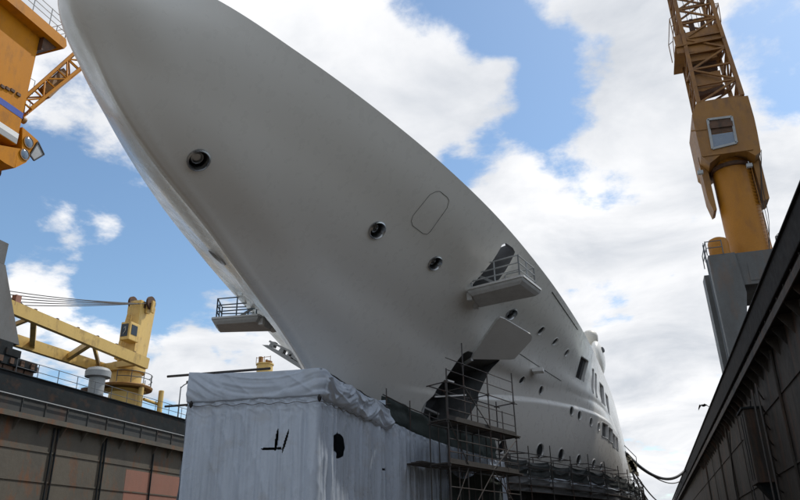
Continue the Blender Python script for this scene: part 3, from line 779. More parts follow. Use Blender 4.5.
for z in LV:
    MB().tube([OUT[0] + Vector((0, 0, z)) - Vector((.03, .12, 0)), OUT[-1] + Vector((.1, .35, z))], .028, 8).build('ledger', 'scaf', tw)
    MB().tube([INN[0] + Vector((0, 0, z)), INN[-1] + Vector((.1, .3, z))], .028, 8).build('ledger', 'scaf', tw)
    for o_, i_ in zip(OUT, INN):
        MB().tube([o_ + Vector((0, 0, z)), i_ + Vector((-.1, .04, z))], .026, 6).build('transom', 'scaf', tw)
for z in LV:
    for dz in (.5, 1.0):
        if z == LV[0] and dz == .5: continue
        MB().tube([OUT[0] + Vector((0, 0, z + dz)), OUT[-1] + Vector((0, 0, z + dz))], .022, 6).build('guard_rail', 'scaf', tw)
for z in LV[1:3] + [LV[0]]:
    for q in range(4):
        off = Vector((-.95, .6, 0)) * (.04 + q * .25); a = OUT[0] + off; b = OUT[-1] + off
        d = (b - a).normalized()
        a = a + d * (1.3 if (q > 1 and z == LV[0]) else 0)
        MB().bar(a - d * .1 + Vector((0, 0, z + .05 + .004 * q)), b + d * .3 + Vector((0, 0, z + .05 + .003 * q)), .27, .05).build('deck_plank', 'plank', tw)
    MB().bar(OUT[0] + Vector((0, 0, z + .16)), OUT[-1] + Vector((0, 0, z + .16)), .03, .16).build('toe_board', 'plank', tw)
# inner deck running into the opening
for q in range(3):
    MB().bar(Vector((-8.4 - .3 * q, 28.6 + .3 * q, 5.0)), Vector((-7.2 - .3 * q, 33.2, 5.0)), .28, .05).build('deck_plank', 'plank', tw)
for (a, b, z0, z1) in ((0, 1, 3.05, 4.85), (2, 3, 4.9, 6.5), (1, 2, 3.05, 4.85), (0, 1, 1.2, 3.0), (2, 3, 1.2, 3.0), (1, 0, 4.9, 6.5), (2, 1, 6.6, 8.1), (3, 2, 3.05, 4.85)):
    MB().tube([OUT[a] + Vector((.05, 0, z0)), OUT[b] + Vector((.05, 0, z1))], .022, 6).build('brace', 'scaf', tw)
for k in range(3):                            # intermediate standards and couplers
    o_ = OUT[k].lerp(OUT[k + 1], .5); i_ = INN[k].lerp(INN[k + 1], .5)
    MB().tube([o_, o_ + Vector((0, 0, (6.6, 7.7, 7.6)[k]))], .024, 8).build('standard', 'scaf', tw)
    MB().tube([i_, i_ + Vector((0, 0, (5.9, 7.6, 6.7)[k]))], .024, 8).build('standard', 'scaf', tw)
for z in LV:
    for o_ in OUT:
        MB().box(o_ + Vector((-.06, -.06, z - .06)), o_ + Vector((.06, .06, z + .06))).build('coupler', 'scaf', tw)
def rag(u, v):
    p = INN[1].lerp(INN[3], u); return (p.x + .1 * nz(u * 5, v * 2, 3), p.y, lerp(4.8 - .25 * math.sin(u * 7), 3.2 + .3 * nz(u * 4, 1), v))
MB().grid(rag, 30, 16).build('hung_netting', 'greennet', tw, fixn=False)
# ladder frames
for zb in (3.1, 4.95):
    m_ = MB()
    p0, p1 = OUT[3] + Vector((-.2, -.6, zb)), OUT[3] + Vector((-.3, -1.0, zb))
    for p in (p0, p1): m_.tube([p, p + Vector((-.2, -.5, 1.75))], .018, 6)
    for i in range(6):
        u = (i + .5) / 6; m_.tube([p0 + Vector((-.2, -.5, 1.75)) * u, p1 + Vector((-.2, -.5, 1.75)) * u], .014, 6)
    m_.build('ladder', 'scaf', tw)
for a, b in (((445, 379.5, 31.2), (454, 382, 31.4)), ((435, 396.8, 30.6), (466, 395, 31.6))):
    MB().bar(P(a[0], a[1], y=a[2]), P(b[0], b[1], y=b[2]), .05, .06).build('lamp_tube', 'white', tw)

# green netting behind the tower's foot
def netg(u, v):
    p = side_pt(lerp(.42, 1, u)); return (p.x - .35 + .06 * math.sin(u * 40) + .1 * fbm((u * 9, v * 3, 1)), p.y + .2, lerp(p.z + 1.15, p.z - .3, v) + .1 * math.sin(u * 9) * (1 - v))
tag(MB().grid(netg, 80, 14).build('debris_net', 'greennet'), 'dark green debris netting stretched above the long pale curtain', 'netting')
t = thing('net_railing', (-9, 29, 0), 'rusty tube handrail holding the green netting beside the tent', 'railing')
for u in (.44, .56, .68, .82):
    p = side_pt(u); MB().tube([(p.x - .25, p.y, 0), (p.x - .25, p.y, p.z + 1.5)], .028, 6).build('post', 'scaf', t)
MB().tube([side_pt(u) + Vector((-.22, 0, 1.15)) for u in (.42, .55, .7, .85)], .026, 6).build('rail', 'scaf', t)

# ------------------------------------------------------------------ walkway scaffold along the hull, with torn sheeting
ST = [36.2, 38.0, 40.0, 42.2, 44.4, 46.7, 49.1, 51.6, 54.2, 57, 60, 63.2, 67, 71, 76, 83]
def wk(y, off): 
    x = max(hull_x(y, 6.5), hull_x(y, 6.0)); return Vector((min(x + off, .1), y, 0))
ws = thing('hull_scaffold', (-5, 37, 0), 'long scaffold walkway hugging the yacht side, hung with torn dark sheeting', 'scaffold')
ztop = 6.6; zd = 4.75
for y in ST:
    for off, zt_ in ((1.35, ztop + random.uniform(.1, .5)), (.35, ztop - .1)):
        p = wk(y, off); MB().tube([p, p + Vector((0, 0, zt_))], .03, 6).build('standard', 'scaf', ws)
    p, q = wk(y, 1.35), wk(y, .2)
    for z in (zd, ztop - .12): MB().tube([p + Vector((0, 0, z)), q + Vector((0, 0, z + .02))], .028, 6).build('transom', 'scaf', ws)
for (a, b) in zip(ST, ST[1:]):
    for z in (zd - .25, zd + .1, zd + .5, zd + 1.0, ztop - .45, ztop - .15):
        if z < ztop - .5 or random.random() < .7:
            MB().tube([wk(a, 1.39) + Vector((0, 0, z)), wk(b, 1.39) + Vector((0, 0, z))], .026, 6).build('ledger', 'scaf', ws)
    m_ = MB()
    for q in (.45, .8, 1.15): m_.bar(wk(a, q) + Vector((0, 0, zd + .1)), wk(b, q) + Vector((0, 0, zd + .1)), .3, .05)
    m_.build('deck_plank', 'plank', ws)
def band(lo, hi, am, ph, m, keep_p=1.0):      # one length of sheeting per bay, tied at the standards
    for k, (a, b) in enumerate(zip(ST, ST[1:])):
        if random.random() > keep_p: continue
        h1, h2 = random.uniform(-.08, .08), random.uniform(-.1, .06); sg = am * random.uniform(.5, 1.3); sk = random.uniform(.35, .65)
        pa, pb = wk(a, 1.22), wk(b, 1.22)
        def fn(u, v):
            p = pa.lerp(pb, u); e = math.sin(math.pi * u ** (math.log(.5) / math.log(sk)))
            zt_ = hi + lerp(h1, h2, u) - sg * e; zb = lo - .35 * sg * e + .04 * nz(u * 4, ph, k)
            z = lerp(zt_, zb, v); t_ = v * 1.2 + sg * 1.5 * (1 - e)
            d = .06 * nz(t_ * 2.6, u * 1.1 + k * 3, ph) + .05 * ridge(t_ * 1.8 + .3 * u, u * .8 + k * 3, ph) + .07 * e * math.sin(v * 3.1)
            return (p.x + d, p.y, z)
        MB().grid(fn, 26, 18).build('torn_sheeting', m, ws, fixn=False)
band(4.55, 5.4, .06, 1.3, 'strip')
band(5.3, 6.15, .16, 4.7, 'net')
band(5.15, 5.42, .1, 7.1, 'tarp2', .55)
# black sheet standing in for the shadow under the walkway and hull
def shadow_sheet(u, v):
    y = lerp(36.4, ST[-1], u); p = wk(y, .95); return (p.x + .1 * math.sin(y * 4) + .1 * fbm((y, v * 3, 2)), y, lerp(zd - .05, .1, v))
MB().grid(shadow_sheet, 120, 20).build('shadow_sheet', 'black', ws)

# ------------------------------------------------------------------ lattice helper
def lattice(t, p0, p1, w0, w1, bays, m, rc=.09, rb=.05, side=None, name='jib', solid=()):
    p0 = Vector(p0); p1 = Vector(p1); d = (p1 - p0).normalized()
    s_ = Vector(side or (0, 1, 0)); s_ = (s_ - d * s_.dot(d)).normalized(); u_ = d.cross(s_)
    def c(k, i):
        f = k / bays; p = p0.lerp(p1, f); w_ = lerp(w0[0], w1[0], f) / 2; h_ = lerp(w0[1], w1[1], f) / 2
        a, b = ((-1, -1), (1, -1), (1, 1), (-1, 1))[i % 4]
        return p + s_ * w_ * a + u_ * h_ * b
    ch = MB()
    for i in range(4): ch.bar(c(0, i), c(bays, i), rc * 2, rc * 2)
    J = ch.build(name, m, t)
    br = MB()
    for k in range(bays):
        for i in range(4):
            if (k + i) % 2: br.bar(c(k, i), c(k + 1, i + 1), rb * 2, rb * 2)
            else: br.bar(c(k, i + 1), c(k + 1, i), rb * 2, rb * 2)
            br.bar(c(k, i), c(k, i + 1), rb * 2, rb * 2)
    br.build('brace', m, J)
    return J, c

# ------------------------------------------------------------------ crane on the right wall
YR = 62.0
def pr(pix, y, d0, d1):                       # a plate outlined in the plane across the dock, with its own depth
    m_ = MB(); m_.prism([P(a, b, y=y) + Vector((0, d0, 0)) for a, b in pix], (0, d1 - d0, 0)); return m_
cr = thing('harbour_crane', (11.2, YR, WT), 'tall brownish yellow portal crane on the right dock wall, lattice jib pointing up', 'crane')
colb = P(753, 262, y=YR); colt = P(729.5, 166, y=YR)
cx = (colb.x + colt.x) / 2; rc = 1.62
zb_, zt_ = colb.z - .2, P(730, 172, y=YR).z
tiltv = Vector((colt.x - colb.x, 0, colt.z - colb.z)).normalized()
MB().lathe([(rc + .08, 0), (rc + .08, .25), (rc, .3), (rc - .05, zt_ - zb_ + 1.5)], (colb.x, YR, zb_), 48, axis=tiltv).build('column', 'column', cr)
MB().lathe([(rc + .12, 0), (rc + .2, .06), (rc + .2, .3), (rc + .1, .36)], Vector((colb.x, YR, zb_)) + tiltv * (zt_ - zb_ - .15), 48, axis=tiltv).build('slewing_ring', 'crust', cr)
# portal
z20 = zb_ - .02
po = MB()
po.prism([(8.0, YR - 3.2, z20), (14.6, YR - 3.2, z20), (14.6, YR - 3.2, z20 - 2.7), (8.0, YR - 3.2, z20 - 2.7)], (0, 5.9, 0))
pb = po.build('portal_beam', 'grey', cr)
MB().box((10.2, YR - 3.24, z20 - 2.4), (12.0, YR - 3.203, z20 - .9)).build('access_panel', 'grey', pb)
lx0, lx1 = P(710, 268, y=YR - 3.2).x, P(737, 272, y=YR - 3.2).x
for y0_ in (YR - 3.4, YR + 1.4):
    MB().prism([(lx0, y0_, z20 + .02), (lx1 + .1, y0_, z20 + .02), (lx1 + .35, y0_, z20 - 3.4), (lx0 + 1.25, y0_, WT + .75), (lx0 + .15, y0_, WT + .75)], (0, 1.7, 0)).build('portal_leg', 'grey', cr)
    MB().prism([(15.2, y0_, z20 + .02), (13.4, y0_, z20 + .02), (13.2, y0_, z20 - 3.4), (14.3, y0_, WT + .75), (15.3, y0_, WT + .75)], (0, 1.7, 0)).build('portal_leg', 'grey', cr)
for x_ in (lx0 + .7, 14.7):
    for y_ in (YR - 2.6, YR + 2.3):
        m_ = MB(); m_.box((x_ - .4, y_ - 1.5, WT + .35), (x_ + .4, y_ + 1.5, WT + .74)); bg_ = m_.build('bogie', 'crust', cr, bevel=.04)
        for q in (-1.0, -.35, .35, 1.0):
            MB().lathe([(.3, -.09), (.34, -.08), (.34, .08), (.3, .09)], (x_, y_ + q, WT + .345), 16, axis=(1, 0, 0)).build('bogie_wheel', 'fascia', bg_)
tk = P(720, 254, y=YR - 2.4)
MB().lathe([(.02, -1.35), (.55, -1.28), (.78, -1.05), (.8, .9), (.7, 1.2), (.4, 1.36), (.02, 1.4)], tk, 28).build('oil_tank', 'column', cr)
m_ = MB()
a_ = Vector((lx0 - .05, YR - 3.5, z20))
for dz in (1.15, .6): m_.tube([a_ + Vector((0, 3.2, dz)), a_ + Vector((0, 0, dz)), a_ + Vector((1.2, 0, dz))], .04, 6)
for dx, dy in ((0, 0), (0, 1.6), (0, 3.2), (1.2, 0)): m_.tube([a_ + Vector((dx, dy, 0)), a_ + Vector((dx, dy, 1.2))], .04, 6)
m_.build('portal_railing', 'rail', cr)
m_ = MB()
for s_ in (0, .4): m_.tube([a_ + Vector((-.12, .3 + s_, 1.2)), a_ + Vector((.1, .3 + s_, WT - z20 + 1))], .03, 6)
m_.build('access_ladder', 'rail', cr)
m_ = MB(); hp = P(775, 240, y=YR - 1)
for k in range(6):
    m_.tube([hp + Vector((.08 * k, 0, -1.0)), hp + Vector((.1 * k + .1, 0, .3)), hp + Vector((.12 * k + .35, 0, .55)), hp + Vector((.1 * k + .6, 0, -.9))], .045, 6)
m_.build('hose_bundle', 'cable', cr)
# slewing body
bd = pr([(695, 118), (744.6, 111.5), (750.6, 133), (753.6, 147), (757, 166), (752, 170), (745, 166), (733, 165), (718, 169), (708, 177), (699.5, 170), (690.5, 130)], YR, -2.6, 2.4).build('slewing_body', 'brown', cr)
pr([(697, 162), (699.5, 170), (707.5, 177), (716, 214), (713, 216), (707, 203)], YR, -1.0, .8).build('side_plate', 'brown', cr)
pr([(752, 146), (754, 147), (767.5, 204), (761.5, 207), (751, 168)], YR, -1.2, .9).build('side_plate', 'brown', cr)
yc = YR - 2.62
def PR(a, b): return P(a, b, y=yc)
m_ = MB(); q_ = [(707.5, 120), (731.5, 117), (736.5, 143), (712.5, 149)]
fr_ = [PR(*p) for p in q_]
for a, b in zip(fr_, fr_[1:] + fr_[:1]): m_.bar(a, b, .2, .22, up=(0, 1, 0))
cabf = m_.build('cab_window_frame', 'lgrey', cr)
MB().add([PR(708.2, 121) + Vector((0, -.02, 0)), PR(731, 118.2) + Vector((0, -.02, 0)), PR(733.4, 131) + Vector((0, -.02, 0)), PR(710.3, 134.5) + Vector((0, -.02, 0))], [(0, 1, 2, 3)]).build('dark_pane', 'crust', cabf)
g_ = MB().add([PR(710.6, 135.2) + Vector((0, -.03, 0)), PR(733.6, 131.8) + Vector((0, -.03, 0)), PR(736, 142.5) + Vector((0, -.03, 0)), PR(712.8, 148) + Vector((0, -.03, 0))], [(0, 1, 2, 3)]).build('lower_pane', 'bluegl', cabf)
m_ = MB(); m_.bar(PR(709.5, 127) + Vector((0, -.1, 0)), PR(732.5, 124) + Vector((0, -.1, 0)), .12, .5, up=(0, 0, 1)); m_.build('cab_sill', 'crust', cabf)
MB().bar(PR(703, 156) + Vector((0, -.02, 0)), PR(753, 149) + Vector((0, -.02, 0)), .1, .16).build('seam_rib', 'brown', bd); MB().bar(PR(691, 131), PR(707, 129), .08, .1).build('seam_rib', 'brown', bd)
m_ = MB()
for (px, py) in ((753, 138), (756, 146)): m_.box(PR(px, py) + Vector((-.2, .2, -.15)), PR(px, py) + Vector((.25, .7, .2)))
m_.build('side_fitting', 'crust', bd)
m_ = MB()
for k in range(36):
    a = 2 * math.pi * k / 36; b0 = Vector((colb.x + (rc + .15) * math.cos(a), YR + (rc + .15) * math.sin(a), zb_ + .25))
    m_.box(b0 - Vector((.05, .05, 0)), b0 + Vector((.05, .05, .12)))
m_.build('flange_bolt', 'crust', cr)['kind'] = 'stuff'
m_ = MB(); la = Vector((colb.x + .2, YR - rc - .12, zb_ + .3)); lb = la + tiltv * (zt_ - zb_ - .6)
for s_ in (-.22, .22): m_.tube([la + Vector((s_ + 1.0, .55, 0)), lb + Vector((s_ + 1.0, .55, 0))], .03, 6)
for i in range(26):
    p = la.lerp(lb, (i + .5) / 26) + Vector((1.0, .55, 0)); m_.tube([p - Vector((.22, 0, 0)), p + Vector((.22, 0, 0))], .02, 6)
m_.build('column_ladder', 'column', cr)
for px, py in ((700, 171), (749, 164)):
    p = P(px, py, y=YR - 2.7); m_ = MB(); m_.box(p + Vector((-.22, -.15, -.3)), p + Vector((.22, .15, 0))); m_.bar(p, p + Vector((0, .1, .3)), .06, .06); m_.build('flood_lamp', 'lgrey', cr)
m_ = MB()
for k in range(3):
    p = P(757 + 1.5 * k, 150, y=YR - 1.2); q_ = P(769 + 1.2 * k, 258, y=YR - 1.4)
    m_.tube([p.lerp(q_, i / 10) + Vector((.12 * math.sin(i * .9 + k), 0, 0)) for i in range(11)], .025, 5)
m_.build('cable_run', 'cable', cr)
# luffed jib leaning gently away
j0 = P(719.5, 114, y=YR); j1 = P(687, -6, y=YR + 3.6); j2 = j0 + (j1 - j0) * 1.5
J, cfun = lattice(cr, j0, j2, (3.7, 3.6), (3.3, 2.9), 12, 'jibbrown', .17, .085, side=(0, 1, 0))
dj = (j2 - j0).normalized()
# web plates that close part of the jib's lower bays
def jp(px, py, dy=-1.9): 
    y_ = lerp(YR, YR + 3.6, max(0, (114 - py) / 120)) + dy
    return P(px, py, y=y_)
for q_ in ([(689, 76), (720, 70), (723, 84), (703, 91), (692, 90)], [(687.5, 56), (716, 52), (717.5, 57), (688.5, 62)]):
    MB().prism([jp(*p) for p in q_], (0, .08, 0)).build('web_plate', 'jibbrown', J)
m_ = MB()
for q_ in ([(694, 92), (724, 84), (725, 88), (697, 97)], [(686, 66), (716, 60), (718, 69), (690, 75)]):
    MB().prism([jp(*p, dy=.4) for p in q_], (0, 1.0, 0)).build('sheave_block', 'crust', J)
pl_ = [(673.5, 37), (681, 34), (713, 25), (720, 21.5), (725, 46), (719, 49), (681, 53), (677.5, 53.5)]
wp = MB().prism([jp(*p, dy=-2.2) for p in pl_], (0, .1, 0)).build('work_platform', 'jibbrown', J)
base = jp(677.5, 53, dy=-2.2); base2 = jp(724, 46, dy=-2.2)
zpf = jp(700, 40).z
MB().box((base.x - .1, base.y, zpf - .75), (base2.x + .15, base.y + 4.6, zpf - .6)).build('platform_deck', 'jibbrown', wp)
for (a, b, c_, d) in (((673.5, 37), (669.5, 19), (674, 15), (676, 34)), ((714, 4), (718, 3), (721, 21), (715, 24))):
    m_ = MB(); pts = [jp(*p, dy=-2.1) for p in (a, b, c_, d)]
    m_.tube(pts, .045, 6)
    m_.tube([pts[0].lerp(pts[1], .55), pts[3].lerp(pts[2], .55)], .04, 6); 
    pts2 = [p + Vector((0, 4.2, 0)) for p in pts]; m_.tube(pts2, .045, 6)
    for p, q in zip(pts[1:3], pts2[1:3]): m_.tube([p, q], .04, 6)
    m_.build('platform_railing', 'brown', wp)
m_ = MB()
for (px, py, hh, ww) in ((693, 24, 15, 5), (704, 22, 11, 5), (684, 28, 6, 4)):
    a = jp(px, py + 6, dy=0); s_ = a.y / F * 1.05
    m_.prism([a + Vector((-ww * .5 * s_, 0, 0)), a + Vector((ww * .5 * s_, 0, 0)), a + Vector((ww * .4 * s_, 0, hh * .7 * s_)), a + Vector((.1, 0, hh * s_)), a + Vector((-.15, 0, hh * s_)), a + Vector((-ww * .45 * s_, 0, hh * .6 * s_))], (0, .6, 0))
m_.build('winch_bracket', 'crust', wp)
m_ = MB()
for k in range(4):
    a = jp(690 + 5 * k, 30, dy=.2); m_.tube([a, a + dj * 22 + Vector((.1 * k, 0, 0))], .03, 5)
m_.build('hoist_rope', 'cable', J)
bz = MB(); bz.prism([jp(*p, dy=-2.05) for p in [(676, 40), (722, 31), (724, 45), (679, 52)]], (0, .12, 0)); bz.build('platform_girder', 'jibbrown', wp)

# ------------------------------------------------------------------ crane on the left wall (near, mostly out of frame)
cl = thing('harbour_crane', (-46, 34, WT), 'orange yellow portal crane with blue and white stripes at the upper left edge', 'crane')
XF = -43.0
def PX(px, py, x=XF): return P(px, py, x=x)
edge_t, edge_b = PX(36.5, 36), PX(24, 122)
yF = (edge_t.y + edge_b.y) / 2
yF = 37.1
lowz = PX(24, 125).z
b_ = MB(); b_.box((-49, 27.5, lowz - 2.0), (XF, yF, 42.0)); body = b_.build('slewing_body', 'yellow', cl, bevel=.06)
lh = [PX(a, b, XF + .02) for a, b in ((-60, 117), (-12, 143), (22, 149), (21.5, 155), (17, 157), (14.5, 168), (5, 163), (-10, 152), (-60, 130))]
MB().prism(lh, (-6, 0, 0)).build('lower_housing', 'yellow', cl)
def stripe(z0, z1, m, nm='stripe'):
    MB().box((XF + .003, 27.6, z0), (XF + .02, yF + .01, z1)).build(nm, m, body)
zb1 = PX(25, 114.5).z; zb2 = PX(25, 121).z
stripe(zb2, zb1, 'blue')
zw1, zw2, zw3 = PX(21, 135.5).z, PX(21, 141).z, PX(21, 147).z
stripe(zw2, zw1, 'white'); stripe(zw3, zw2 - .003, 'stripegrey')
MB().tube([(XF - .2, yF + .1, (zb1 + zb2) / 2 - .15), (XF - .2, yF + .45, (zb1 + zb2) / 2 - .15)], .28, 16).build('pivot_pin', 'brown', body)
# roof platform with railings
zr = PX(57, 36, XF + .6).z
rp = MB(); rp.prism([(XF + .9, 26, 41.9), (XF + .9, yF + 1.8, 41.9), (XF + .9, yF + 2.0, 42.35), (XF + .9, yF + 1.8, 42.9), (XF + .9, 26, 42.9)], (-8, 0, 0)); rpo = rp.build('roof_platform', 'yellow', cl)
m_ = MB()
c1, c2, c3 = Vector((XF + .85, 26, 42.9)), Vector((XF + .85, yF + 1.7, 42.9)), Vector((-50, yF + 1.7, 42.9))
for h in (.6, 1.15, 1.7): m_.tube([c1 + Vector((0, 0, h)), c2 + Vector((0, 0, h)), c3 + Vector((0, 0, h))], .035, 6)
for i in range(8): 
    p = c1.lerp(c2, i / 7); m_.tube([p, p + Vector((0, 0, 1.75))], .04, 6)
    p = c2.lerp(c3, i / 7); m_.tube([p, p + Vector((0, 0, 1.75))], .04, 6)
m_.build('roof_railing', 'lgrey', rpo)
MB().prism([(XF + .4, yF + .02, 41.88), (XF + .4, yF + 1.5, 41.88), (XF + .4, yF + .9, 41.2), (XF + .4, yF + .02, 40.6)], (-3, 0, 0)).build('bracket', 'crust', rpo)
m_ = MB()
for (px, py) in ((2, 87), (7, 89), (12, 91), (18, 95)):
    p = PX(px, py); MB().box(p + Vector((0, -.18, -.1)), p + Vector((.12, .18, .14))).build('wall_fitting', 'crust', body)
for z in (36.0, 38.0):
    m_ = MB(); m_.tube([(XF - .3, yF, z), (XF - .3, yF + .7, z + .1), (XF - .3, yF + .7, z - 1.2), (XF - .3, yF, z - 1.2)], .03, 6); m_.build('lamp_bracket', 'rail', body)
# cab hanging at the lower corner with two round windows and an open window frame
cz = lowz - .2
MB().prism([PX(a, b, XF + .03) for a, b in ((22.5, 127), (38.5, 141), (35, 150), (26, 162.5), (15, 168), (17, 156), (22, 149))], (-2.6, 0, 0)).build('cab', 'yellow', cl)
cabo = MB()
for (px, py, r_) in ((28.5, 142.5, .46), (24.5, 154.5, .44)):
    p = PX(px, py, XF + .05); cw_ = MB().lathe([(r_ * 1.1, -.02), (r_ * 1.1, .05), (r_ * .95, .05), (r_ * .9, .0)], p + Vector((.02, 0, 0)), 20, axis=(1, 0, 0)).build('cab_window', 'brown', cl)
    MB().lathe([(r_ * .92, .01), (r_ * .6, .07), (.02, .1)], p + Vector((.02, 0, 0)), 20, axis=(1, 0, 0)).build('pane', 'bluegl', cw_)
m_ = MB(); pf = [PX(a, b, XF + .1) for a, b in ((30, 155), (38, 142), (44, 154.5), (34, 160.5))]
for a, b in zip(pf, pf[1:] + pf[:1]): m_.bar(a, b, .1, .1)
wf = m_.build('open_window_frame', 'black', cl)
m_ = MB(); m_.add([p + Vector((-.02, 0, 0)) for p in pf], [(0, 1, 2, 3)]); m_.build('pane', 'lgrey', wf)
ctop = lowz - 3.0
pc = P(1.5, 176, x=-45.2)
MB().lathe([(1.7, 21.0 - pc.z), (1.7, ctop - pc.z)], (-46.4, pc.y - 1.6, pc.z), 40).build('column', 'yellow', cl)
MB().lathe([(1.75, 0), (1.95, .05), (1.95, .5), (1.75, .55)], (-46.4, pc.y - 1.6, ctop - .7), 40).build('slewing_ring', 'crust', cl)
# lattice jib reaching over the ship
ja = PX(27, 112, XF - .6); jb = P(140, 8, y=47)
ja.y = yF + .3
jb = ja + (jb - ja) * 1.7
J2, _ = lattice(cl, ja, jb, (1.3, .9), (2.4, 2.4), 20, 'yellow', .11, .055, side=(1, -.5, 0))
MB().bar(ja.lerp(jb, .095) + Vector((0, 0, -.5)), ja.lerp(jb, .19) + Vector((0, 0, -.3)), .5, 1.0).build('jib_winch', 'brown', J2)
m_ = MB(); m_.tube([ja + Vector((0, 0, 1.0)), jb + Vector((0, 0, 1.7))], .06, 6); m_.tube([ja + Vector((-.5, 0, .8)), jb + Vector((-.4, 0, 1.6))], .06, 6); m_.build('hoist_rope', 'cable', J2)
# grey portal leg and bogie at the frame's left edge
lz = P(8, 268, x=-41.4)
gl = MB(); 
Ltop = P(5.5, 265, x=-41.0); Lbot = P(19.5, 345, x=-40.6)
gl.prism([(-41.9, Ltop.y, Ltop.z), (-41.0, Ltop.y, Ltop.z), (-40.6, Lbot.y, Lbot.z), (-42.3, Lbot.y, Lbot.z)], (0, -4.5, 0))
glo = gl.build('portal_leg', 'grey', cl)
MB().prism([(-50.0, Ltop.y, Ltop.z), (-49.2, Ltop.y, Ltop.z), (-48.8, Ltop.y, Lbot.z), (-50.5, Ltop.y, Lbot.z)], (0, -4.5, 0)).build('portal_leg', 'grey', cl)
MB().box((-50, Ltop.y - 4.4, Ltop.z + .01), (-41.0, Ltop.y - .1, Ltop.z + 1.6)).build('portal_beam', 'grey', cl)
bx_ = -41.0
zbt = Lbot.z
yb1 = P(34, 365, x=bx_).y
m_ = MB(); m_.box((bx_ - .55, Lbot.y - 4, WT + .55), (bx_ + .55, yb1 - .2, WT + 1.15)); m_.box((bx_ - .5, Lbot.y - 2.6, WT + 1.16), (bx_ + .5, Lbot.y - .6, zbt)); m_.box((bx_ - .62, Lbot.y - 1.2, WT + 1.17), (bx_ + .62, Lbot.y + .1, WT + 1.7))
bgo = m_.build('bogie', 'fascia', cl, bevel=.05)
for q in range(6):
    y_ = yb1 - .7 - q * .95
    MB().lathe([(.36, -.1), (.42, -.09), (.42, .09), (.36, .1)], (bx_ + .3, y_, WT + .43), 18, axis=(1, 0, 0)).build('bogie_wheel', 'crust', bgo)
    MB().box((bx_ + .56, y_ - .16, WT + .65), (bx_ + .66, y_ + .16, WT + 1.05)).build('axle_box', 'crust', bgo)
MB().box((bx_ - .4, yb1 - .19, WT + .6), (bx_ + .4, yb1 + .05, WT + 1.0)).build('buffer', 'crust', bgo)

# ------------------------------------------------------------------ pale crane on the left wall
YB = 54.0
cb = thing('deck_crane', (-43, YB, WT), 'pale yellow box girder crane with round pedestal on the left dock wall', 'crane')
pcx = P(123.5, 395, y=YB).x
zf = P(126, 388, y=YB).z
MB().lathe([(1.3, 0), (1.28, zf - WT - .5), (1.9, zf - WT - .3)], (pcx, YB, WT), 40).build('pedestal', 'beige', cb)
MB().lathe([(1.3, 0), (2.4, .12), (2.45, .3), (2.35, .38), (1.3, .4)], (pcx, YB, zf - .3), 44).build('flange_deck', 'brown', cb)
zt0 = P(126, 366, y=YB).z
MB().lathe([(1.35, 0), (1.37, zt0 - zf - .9), (1.62, zt0 - zf - .8), (1.62, zt0 - zf - .3), (1.45, zt0 - zf - .2), (1.45, zt0 - zf)], (pcx, YB, zf + .1), 40).build('slewing_ring', 'beige', cb)
# tapered tower, wider at its foot
yf_, yb_ = YB - 1.3, YB + 1.3
front = [P(113, 362, y=yf_), P(132.5, 364, y=yf_), P(140.5, 309, y=yf_), P(129.5, 310, y=yf_)]
bk1, bk2 = P(145.5, 364, y=yb_), P(156, 308, y=yb_)
front[2].z = front[3].z = bk2.z; front[0].z = front[1].z = bk1.z
dxl = bk1.x - front[1].x
back = [Vector((front[0].x + dxl, yb_, bk1.z)), bk1, bk2, Vector((front[3].x + (bk2.x - front[2].x), yb_, bk2.z))]
m_ = MB()
m_.add(front + back, [(0, 1, 2, 3), (7, 6, 5, 4), (0, 4, 5, 1), (1, 5, 6, 2), (2, 6, 7, 3), (3, 7, 4, 0)])
twr = m_.build('tower', 'beige', cb, bevel=.12)
for px in (133, 151):
    p = P(px, 303, y=YB - .3)
    MB().lathe([(.52, -.09), (.62, -.09), (.5, 0), (.62, .09), (.52, .09)], p, 22, axis=(1, 0, 0)).build('rope_sheave', 'crust', cb)
    m_ = MB(); m_.box(p + Vector((-.35, -.2, -1.0)), p + Vector((-.2, .2, .15))); m_.box(p + Vector((.2, -.2, -1.0)), p + Vector((.35, .2, .15))); m_.build('sheave_bracket', 'beige', cb)
MB().box(P(131, 309, y=YB - .9), P(153, 305.5, y=YB + .5)).build('head_plate', 'crust', cb)
# cab
c0_, c1_ = P(119, 340, y=YB - 2.6), P(131, 321, y=YB - 2.6)
cabp = MB().box((c0_.x, YB - 2.6, c0_.z), (c1_.x, YB - 1.2, c1_.z)).build('cab', 'beige', cb, bevel=.08)
cw = c1_.x - c0_.x
MB().box((c0_.x + .1, YB - 2.63, c0_.z + .3), (c0_.x + cw * .8, YB - 2.58, c1_.z - .2)).build('cab_window', 'glass', cabp)
MB().box((c1_.x - .03, YB - 2.4, c0_.z + .5), (c1_.x + .03, YB - 1.6, c1_.z - .25)).build('cab_window', 'glass', cabp)
m_ = MB(); 
for (a, b) in (((.3, .45), (.5, .75)), ((.5, .75), (.45, 1.15)), ((.45, 1.15), (.3, .95))):
    m_.bar((c0_.x + a[0] + .1, YB - 2.65, c0_.z + a[1] + .05), (c0_.x + b[0] + .1, YB - 2.65, c0_.z + b[1] + .05), .05, .1, up=(0, 1, 0))
m_.build('window_mark', 'lgrey', cabp)  # pale bent bars on the outer face of the cab window
m_ = MB(); lp = Vector((c0_.x + .15, YB - 1.5, 0))
for s_ in (0, .5): m_.tube([lp + Vector((-s_ - .4, 0, zt0)), lp + Vector((-s_, 0, c1_.z + 1.2))], .04, 6)
for i in range(14):
    z_ = lerp(zt0 + .2, c1_.z + 1.0, i / 13); k = 1 - i / 13
    m_.tube([lp + Vector((-.4 * k, 0, z_)), lp + Vector((-.5 - .4 * k, 0, z_))], .03, 6)
m_.build('cab_ladder', 'beige', cb)
